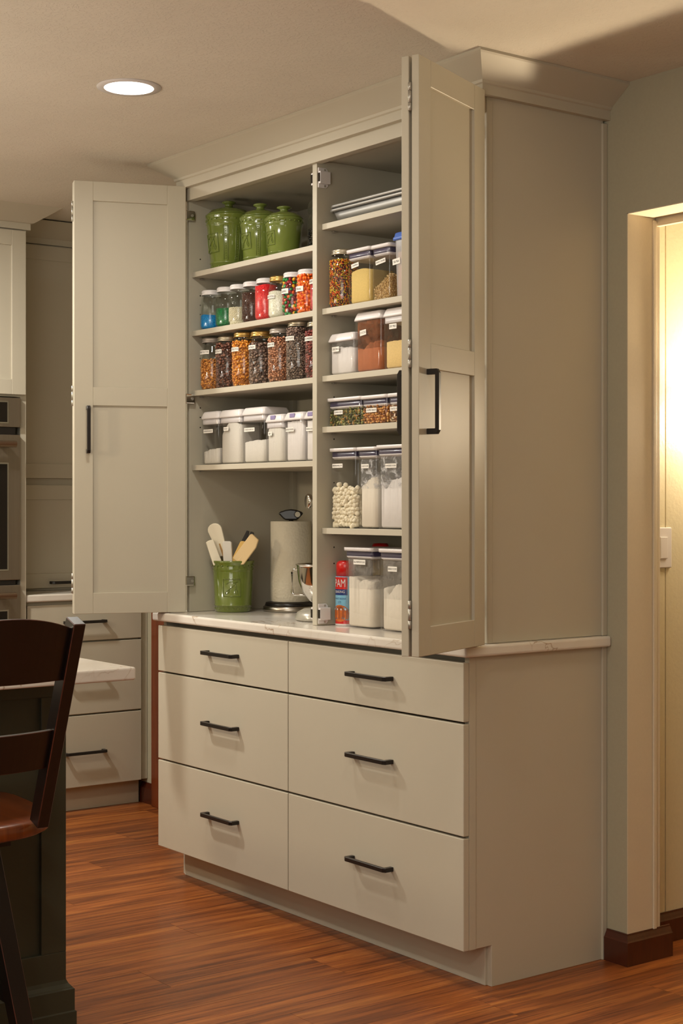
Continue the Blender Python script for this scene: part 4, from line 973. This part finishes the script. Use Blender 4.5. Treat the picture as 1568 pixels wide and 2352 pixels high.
b = MB(); b.tube([(0, 0, 0.14), (-0.045, 0, 0.115), (-0.050, 0, 0.085), (0, 0, 0.066), (0.050, 0, 0.085), (0.045, 0, 0.115), (0, 0, 0.14)], 0.005, 8); b.build('beater', M['steel'], mx)

# ------------------------------------------------------------------ baking sheets
def sheet(z, lab, dx=0.0, dy=0.0, wx=0.46, wy=0.33):
    t = thing('baking_sheet', lab, 'baking sheet', (-0.768+dx, 0.114+dy, z), 0, 'baking sheets stacked on the top right shelf')
    b = MB(); hw, hd = wx/2, wy/2
    b.loft([(hw-0.026, hd-0.026, 0.02, 0.0), (hw-0.022, hd-0.022, 0.022, 0.004), (hw-0.010, hd-0.010, 0.022, 0.037), (hw-0.009, hd-0.009, 0.022, 0.0375), (hw-0.020, hd-0.020, 0.021, 0.006)], k=5, c=(hw, hd), caps=(True, True)); b.build('pan', M['pan'], t)
    r = MB(); ring = []
    for q, (sx, sy) in enumerate(((1, 1), (-1, 1), (-1, -1), (1, -1))):
        for i in range(6): a = q*PI/2+PI/2*i/5; ring.append((hw+sx*(hw-0.028)+0.023*math.cos(a), hd+sy*(hd-0.028)+0.023*math.sin(a), 0.0375))
    ring.append(ring[0]); r.tube(ring, 0.0050, 8); r.build('rolled_rim', M['pan'], t)
sheet(2.157, 'lower aluminium baking sheet on the top right shelf', 0.0, 0.0)
sheet(2.1690, 'upper aluminium baking sheet nested in the lower one', 0.003, 0.001)

# ------------------------------------------------------------------ food containers
def rough(seed, base, amp, sx=0, sy=0, notch=None, f=1.0):
    r = random.Random(seed); ph = [r.uniform(0, 6.28) for _ in range(8)]
    def h(x, y):
        v = base+sx*x+sy*y+amp*(0.5*math.sin(60*f*x+ph[0])+0.35*math.sin(130*f*x+90*y+ph[1])+0.3*math.sin(260*f*x+ph[2]+40*y)+0.35*math.sin(70*y+ph[3])+0.22*math.sin(480*f*x+300*y+ph[4]))
        if notch:
            for nx, w, dep in notch: v -= dep*max(0, 1-abs(x-nx)/w)
        return max(0.006, v)
    return h
def pop_tub(xl, yf, z, w, d, h, label, txt, lx, lz, lw, group, tilt=0.0, lh=0.0125):
    """square tub with white push lid over a purple gasket; origin at its base centre"""
    xl = xl-0.007 if xl > -0.765 else max(xl-0.007, -0.7725)
    t = thing('food_container', label, 'container', (xl+w/2, yf+d/2, z), 0, group)
    hw, hd = w/2, d/2; r = 0.011
    MB().loft([(hw-0.004, hd-0.004, r, 0.0005), (hw-0.0015, hd-0.0015, r, 0.003), (hw, hd, r, 0.010), (hw, hd, r, h-0.011)], caps=(True, False)).build('tub', M['glass2'], t)
    MB().loft([(hw+0.001, hd+0.001, r, h-0.011), (hw+0.004, hd+0.004, r+.002, h-0.010), (hw+0.0045, hd+0.0045, r+.002, h-0.001), (hw+0.003, hd+0.003, r, h)]).build('lid', M['white'], t)
    MB().loft([(hw-0.004, hd-0.004, r-.004, h-0.027), (hw-0.0028, hd-0.0028, r-.003, h-0.025), (hw-0.0028, hd-0.0028, r-.003, h-0.012)]).build('gasket', M['gasket'], t)
    MB().loft([(hw-0.008, hd-0.008, r-.004, h-0.034), (hw-0.0032, hd-0.0032, r-.003, h-0.029), (hw-0.003, hd-0.003, r-.003, h-0.0265)]).build('inner_rim', M['white'], t)
    if txt: label_flat(t, txt, lx-(xl+w/2), -hd-0.0002, lz-z, lw, lh, tilt)
    return t
def flip_tub(xl, yf, z, w, d, h, label, txt, lx, lz, lw, group, band=True, tab=False, tilt=0.0, lh=0.0125):
    """tub with a tall tapered white lid"""
    xl = xl-0.009 if not -0.80 < xl < -0.765 else xl-0.001
    t = thing('food_container', label, 'container', (xl+w/2, yf+d/2, z), 0, group)
    hw, hd = w/2, d/2; r = 0.013; zl = h-0.026
    MB().loft([(hw-0.005, hd-0.005, r, 0.0005), (hw-0.003, hd-0.003, r, 0.003), (hw-0.0015, hd-0.0015, r, 0.010), (hw-0.0005, hd-0.0005, r, zl)], caps=(True, False)).build('tub', M['glass2'], t)
    MB().loft([(hw-0.001, hd-0.001, r, zl), (hw+0.001, hd+0.001, r, zl+0.001), (hw+0.0008, hd+0.0008, r, zl+0.005), (hw-0.004, hd-0.004, r, h-0.006), (hw-0.007, hd-0.007, r, h-0.001), (hw-0.012, hd-0.012, r, h)]).build('lid', M['white'], t)
    if band: MB().loft([(hw-0.005, hd-0.005, r-.002, zl-0.019), (hw-0.0035, hd-0.0035, r-.001, zl-0.017), (hw-0.0035, hd-0.0035, r-.001, zl)]).build('inner_rim', M['white'], t)
    if tab:
        MB().box(-0.017, 0.010, -hd-0.0012, -hd+0.003, h-0.018, h-0.004).build('flip_tab', M['tab'], t, bev=0.002)
    if txt: label_flat(t, txt, lx-(xl+w/2), -hd+0.0006, lz-z, lw, lh, tilt)
    return t
ZS4 = 1.4285; G4 = 'containers of salt and baking powder on the lowest left shelf'
def pw(t, w, d, h, mat, name='powder', r=0.016): return fill_rect(t, name, w/2-0.006, d/2-0.006, r, 0.004, h, M[mat])
t = flip_tub(-1.508, 0.120, ZS4, 0.113, 0.10, 0.184, 'white-lidded tub with a low layer of pickling salt, leftmost of its shelf', 'CANNING/PICKLING SALT', -1.466, 1.5445, 0.060, G4); pw(t, 0.113, 0.10, rough(1, 0.048, 0.003, 0.10), 'salt', 'salt')
t = flip_tub(-1.392, 0.120, ZS4, 0.138, 0.10, 0.184, 'white-lidded tub with a tall mound of sea salt', 'SEA SALT', -1.352, 1.548, 0.030, G4); pw(t, 0.138, 0.10, lambda x, y: 0.140-0.7*max(0, -x-0.005)-4*x*x, 'salt', 'salt')
t = flip_tub(-1.250, 0.120, ZS4, 0.136, 0.11, 0.185, 'widest white-lidded tub, a third full of kosher salt', 'COARSE KOSHER SALT', -1.209, 1.540, 0.062, G4); pw(t, 0.136, 0.11, rough(3, 0.072, 0.002, 0.05, 0.05), 'salt', 'salt')
t = flip_tub(-1.108, 0.118, ZS4, 0.104, 0.085, 0.156, 'small white tub nearly full of salt with a lavender tab', 'SALT', -1.084, 1.522, 0.022, G4, True, True); pw(t, 0.104, 0.085, rough(4, 0.108, 0.003), 'salt', 'salt')
t = flip_tub(-1.000, 0.118, ZS4, 0.106, 0.085, 0.158, 'small white tub full of baking powder with a lavender tab', 'BAKING POWDER', -0.972, 1.531, 0.044, G4, False, True); pw(t, 0.106, 0.085, rough(5, 0.126, 0.003, 0.1), 'sugar', 'baking_powder')
t = flip_tub(-0.890, 0.118, ZS4, 0.082, 0.085, 0.158, 'white tub of baking soda cut off by the divider', 'BAKING SODA', -0.862, 1.529, 0.040, G4, False, True); pw(t, 0.082, 0.085, rough(6, 0.124, 0.002), 'sugar', 'baking_soda')

GR = 'food containers in the right pantry bay'
ZA = 1.8955
t = pop_tub(-0.6625, 0.118, ZA, 0.112, 0.11, 0.166, 'clear container two thirds full of yellow cornmeal', 'CORNMEAL', -0.628, 2.012, 0.036, GR, -0.12); pw(t, 0.112, 0.11, lambda x, y: 0.100-3*x*x+0.05*x, 'cornmeal', 'cornmeal')
t = pop_tub(-0.5415, 0.118, ZA, 0.086, 0.11, 0.164, 'clear container with a low heap of panko crumbs', 'PANKO CRUMBS', -0.504, 2.008, 0.046, GR, -0.12)
pk = mini([rgb(206, 172, 110), rgb(222, 192, 136), rgb(186, 150, 92)]); hp = lambda x, y: 0.050+0.55*x; fill_rect(t, 'crumb_bed', 0.034, 0.046, 0.01, 0.004, lambda x, y: hp(x, y)-0.006, pk[2]); scatter(t, 'panko_crumbs', 'nut', 0.0022, shell_pts_rect(0.036, 0.048, 0.006, hp, 0.0048, 51), pk, 51)
t = thing('food_container', 'frosted tall container of spice rub with a bright blue lid', 'container', (-0.392, 0.172, ZA), 0, GR)
MB().loft([(0.046, 0.048, 0.014, 0.0005), (0.048, 0.050, 0.014, 0.006), (0.052, 0.053, 0.014, 0.165)], caps=(True, False)).build('tub', M['frost'], t)
MB().loft([(0.053, 0.054, 0.014, 0.165), (0.058, 0.059, 0.016, 0.166), (0.058, 0.059, 0.016, 0.173), (0.055, 0.056, 0.015, 0.176), (0.053, 0.054, 0.015, 0.186), (0.049, 0.050, 0.015, 0.188)]).build('lid', M['bluelid'], t)
fill_rect(t, 'spice_rub', 0.0455, 0.047, 0.012, 0.004, lambda x, y: 0.128, M['ribrub'])
label_flat(t, 'Rib Rub', -0.040, -0.0525, 0.104, 0.034, 0.017, -0.08)
ZB = 1.6885
t = flip_tub(-0.7745, 0.122, ZB, 0.134, 0.11, 0.128, 'short white-lidded container full of corn starch beside the divider', 'CORN STARCH', -0.733, 1.768, 0.036, GR, False, lh=0.015); pw(t, 0.134, 0.11, rough(7, 0.079, 0.003), 'sugar', 'corn_starch')
MB().loft([(0.0615, 0.0495, 0.016, 0.079), (0.0615, 0.0495, 0.016, 0.100)], caps=(False, False)).build('powder_residue', M['residue'], t, kind='stuff')
t = flip_tub(-0.6345, 0.122, ZB, 0.135, 0.11, 0.181, 'tall white-lidded container of reddish cocoa powder', 'COCOA', -0.595, 1.807, 0.030, GR, False, tilt=-0.1, lh=0.016); pw(t, 0.135, 0.11, rough(8, 0.078, 0.004, 0.15, notch=[(-0.02, 0.03, 0.012)]), 'cocoa', 'cocoa_powder')
MB().loft([(0.062, 0.0495, 0.016, 0.070), (0.062, 0.0495, 0.016, 0.153)], caps=(False, False)).build('powder_residue', M['residue3'], t, kind='stuff')
t = flip_tub(-0.4945, 0.122, ZB, 0.135, 0.11, 0.180, 'white-lidded container half full of tan dry milk beside the right door', 'DRY MILK', -0.452, 1.813, 0.034, GR, True, lh=0.015); pw(t, 0.135, 0.11, rough(9, 0.078, 0.001, 0.02), 'milk', 'dry_milk')
ZM = 1.5315
def tub_pieces(t, w, d, h, kind, size, cols, seed, step=None, name='pieces'):
    ms = mini(cols); fill_rect(t, 'filling_core', w/2-0.007, d/2-0.007, 0.012, 0.004, lambda x, y: h(x, y)-0.004, ms[-1]); scatter(t, name, kind, size, shell_pts_rect(w/2-0.0055, d/2-0.0055, 0.006, h, step or size*1.9, seed), ms, seed)
t = pop_tub(-0.7715, 0.122, ZM, 0.168, 0.11, 0.087, 'wide low container of green pumpkin seeds', 'PUMPKIN SEEDS', -0.717, 1.574, 0.044, GR); tub_pieces(t, 0.168, 0.11, rough(10, 0.045, 0.002, 0.05), 'seed', 0.0040, [rgb(126, 128, 62), rgb(104, 110, 52), rgb(150, 146, 82), rgb(176, 132, 62), rgb(64, 62, 28)], 61, name='pumpkin_seeds')
t = pop_tub(-0.596, 0.122, ZM, 0.122, 0.11, 0.086, 'low container of chopped peanuts', 'CHOPPED PEANUTS', -0.553, 1.573, 0.050, GR); tub_pieces(t, 0.122, 0.11, rough(11, 0.048, 0.002), 'nut', 0.0042, [rgb(214, 150, 72), rgb(196, 124, 52), rgb(228, 176, 104), rgb(136, 80, 30)], 62, name='chopped_peanuts')
t = pop_tub(-0.468, 0.122, ZM, 0.122, 0.11, 0.086, 'low container of toasted almonds behind the black door handle', 'TOASTED ALMONDS', -0.437, 1.572, 0.054, GR); tub_pieces(t, 0.122, 0.11, rough(12, 0.044, 0.003), 'flake', 0.0060, [rgb(226, 196, 150), rgb(206, 166, 112), rgb(150, 88, 46), rgb(236, 214, 180), rgb(110, 64, 34)], 63, 0.0085, name='sliced_almonds')
ZN = 1.2205
t = pop_tub(-0.7535, 0.122, ZN, 0.128, 0.11, 0.244, 'tall container half full of mini marshmallows', 'MINI MARSHMALLOWS', -0.722, 1.411, 0.052, GR)
mm = simple('marshmallow', rgb(232, 222, 194), 0.8); sv, sf = chip_shape('mallow'); mme = MB().add([Vector(v)*0.0076 for v in sv], sf, 0, True).mesh('marshmallow', mm)
rr = random.Random(71); k = 0; hm = rough(13, 0.118, 0.004, -0.03)
for p in shell_pts_rect(0.0545, 0.0455, 0.010, hm, 0.0121, 71):
    if k >= 298: break
    o = bpy.data.objects.new('marshmallow', mme); COL.objects.link(o); o.parent = t; o.location = (p[0]+rr.uniform(-.0022, .0022)*(abs(p[1]) > 0.04), p[1], p[2]+rr.uniform(-.003, .003)); o.rotation_euler = (rr.uniform(0, PI), rr.uniform(0, PI), rr.uniform(0, PI)); k += 1
fill_rect(t, 'filling_core', 0.047, 0.038, 0.01, 0.004, lambda x, y: 0.112, mm)
t = pop_tub(-0.6165, 0.122, ZN, 0.092, 0.11, 0.244, 'tall narrow container of cake flour', 'CAKE FLOUR', -0.584, 1.407, 0.037, GR); pw(t, 0.092, 0.11, rough(14, 0.136, 0.004, 0.45), 'flour', 'cake_flour')
MB().loft([(0.0415, 0.0505, 0.014, 0.12), (0.0415, 0.0505, 0.014, 0.207)], caps=(False, False)).build('powder_residue', M['residue2'], t, kind='stuff')
t = pop_tub(-0.5185, 0.120, ZN, 0.132, 0.115, 0.247, 'tall wide container of powdered sugar beside the folded right door', 'POWDERED SUGAR', -0.458, 1.406, 0.052, GR); pw(t, 0.132, 0.115, rough(15, 0.140, 0.004, 0.12, notch=[(-0.03, 0.03, 0.022)]), 'sugar', 'powdered_sugar')
MB().loft([(0.0612, 0.0532, 0.014, 0.12), (0.0612, 0.0532, 0.014, 0.212)], caps=(False, False)).build('powder_residue', M['residue2'], t, kind='stuff')
ZK = CT+0.0005
t = pop_tub(-0.6905, 0.130, ZK, 0.136, 0.135, 0.242, 'large container of all-purpose flour on the worktop beside the spray can', 'ALL-PURPOSE FLOUR', -0.622, 1.119, 0.058, GR, lh=0.0145); pw(t, 0.136, 0.135, rough(16, 0.144, 0.002, -0.10, notch=[(0.0, 0.016, 0.014), (-0.015, 0.008, 0.008)]), 'flour', 'flour')
MB().loft([(0.0632, 0.0627, 0.014, 0.118), (0.0632, 0.0627, 0.014, 0.207)], caps=(False, False)).build('powder_residue', M['residue'], t, kind='stuff')
t = pop_tub(-0.5105, 0.122, ZK, 0.136, 0.135, 0.242, 'large container of bread flour on the worktop against the folded right door', 'BREAD FLOUR', -0.453, 1.104, 0.042, GR, lh=0.0145); pw(t, 0.136, 0.135, rough(17, 0.134, 0.003, 0.10, notch=[(-0.030, 0.035, 0.034)]), 'flour', 'flour')
MB().loft([(0.0632, 0.0627, 0.014, 0.095), (0.0632, 0.0627, 0.014, 0.207)], caps=(False, False)).build('powder_residue', M['residue'], t, kind='stuff')

# ------------------------------------------------------------------ cooking spray can
M['canred'] = simple('can_red', rgb(196, 24, 22), 0.3, coat=0.3); M['canblue'] = simple('can_light_blue', rgb(120, 178, 208), 0.35, coat=0.2)
M['navy'] = simple('can_navy', rgb(24, 48, 112), 0.35); M['cake'] = simple('cake_orange', rgb(190, 96, 28), 0.5, var=0.25, sc=60); M['cake2'] = simple('cake_dark', rgb(150, 72, 22), 0.5, var=0.2, sc=60)
PX, PY_ = -0.7380, 0.166; RC = 0.0325
cn = thing('spray_can', 'red and light blue cooking spray can standing by the divider', 'spray can', (PX, PY_, ZK))
MB().lathe([(RC-0.003, 0), (RC, 0.002), (RC, 0.1495), (RC-0.001, 0.151), (0.001, 0.151)], 40).build('can_body', M['canblue'], cn)
MB().lathe([(RC-0.0025, 0.151), (RC-0.0025, 0.186), (RC-0.005, 0.194), (RC-0.012, 0.199), (0.001, 0.200)], 40).build('cap', M['canred'], cn)
MB().lathe([(RC+0.0004, 0.0), (RC+0.0006, 0.002), (RC+0.0004, 0.006)], 40, caps=(True, False)).build('bottom_rim', M['white'], cn)
A0 = -PI/2+0.28
def wrapband(name, mat, u0, u1, z0, z1, off, n=14):
    vs = []
    for i in range(n+1):
        a = A0+(u0+(u1-u0)*i/n)/RC
        for rr_ in (RC-0.0005, RC+off): vs += [(rr_*math.cos(a), rr_*math.sin(a), z) for z in (z0, z1)]
    fs = []
    for i in range(n):
        a = i*4; c = a+4; fs += [(a+2, c+2, c+3, a+3), (a, a+1, c+1, c), (a+1, a+3, c+3, c+1), (a, c, c+2, a+2)]
    fs += [(0, 2, 3, 1), (n*4, n*4+1, n*4+3, n*4+2)]
    return MB().add(vs, fs).build(name, mat, cn)
def wraptext(name, body, h, uc, zc, mat, off=0.0012, sx=0.72, wmax=None):
    pv, pf = text_pts(body, h, sx); MB().add([((RC+off)*math.cos(A0+(uc+x)/RC), (RC+off)*math.sin(A0+(uc+x)/RC), zc+y) for x, y in pv], pf).build(name, mat, cn)
wrapband('red_panel', M['canred'], -0.026, 0.026, 0.112, 0.149, 0.0003)
wrapband('navy_panel', M['navy'], -0.026, 0.026, 0.094, 0.112, 0.0004)
wraptext('lettering', 'PAM', 0.034, 0.000, 0.1295, M['white'], sx=0.62)
wraptext('lettering', 'BAKING', 0.0115, 0.0, 0.104, M['white'], sx=0.85)
wraptext('lettering', 'PERFECT RELEASE', 0.0065, 0.0, 0.083, M['navy'], sx=0.8)
wraptext('lettering', 'no sticking', 0.0038, 0.0, 0.0745, M['navy']); wraptext('lettering', 'guaranteed', 0.0038, 0.0, 0.0705, M['navy'])
# printed ring cake
def wrapblob(name, mat, uc, zc, ru, rz, off, n=18):
    vs = [((RC+off)*math.cos(A0+uc/RC), (RC+off)*math.sin(A0+uc/RC), zc)]
    vs += [((RC+off)*math.cos(A0+(uc+ru*math.cos(2*PI*k/n))/RC), (RC+off)*math.sin(A0+(uc+ru*math.cos(2*PI*k/n))/RC), zc+rz*math.sin(2*PI*k/n)) for k in range(n)]
    return MB().add(vs, [(0, 1+k, 1+(k+1) % n) for k in range(n)]).build(name, mat, cn)
wrapband('red_band', M['canred'], -0.046, 0.046, 0.006, 0.017, 0.0002)
wrapblob('cake_print', M['cake'], 0.0, 0.038, 0.031, 0.026, 0.0007)
wrapblob('cake_print', M['cake2'], 0.0, 0.053, 0.012, 0.007, 0.0010)
for q in range(9):
    u = -0.026+0.0065*q
    wrapblob('cake_print', M['cake2'] if q % 2 == 0 else M['cake'], u, 0.034+0.004*math.cos(u*50), 0.0036, 0.017, 0.0012+0.0001*q)
    if q % 2: wrapblob('icing_print', M['white'], u, 0.0505, 0.0022, 0.0030, 0.0022)
t = thing('food_tub', 'red lid peeking over the flour containers from behind', 'tub', (-0.734, 0.298, ZK))
MB().lathe([(0.022, 0.0), (0.024, 0.004), (0.024, 0.222)], 32).build('tub', M['cornmeal'], t)
MB().lathe([(0.026, 0.216), (0.026, 0.244), (0.022, 0.250), (0.001, 0.2512)], 32).build('lid', M['canred'], t)
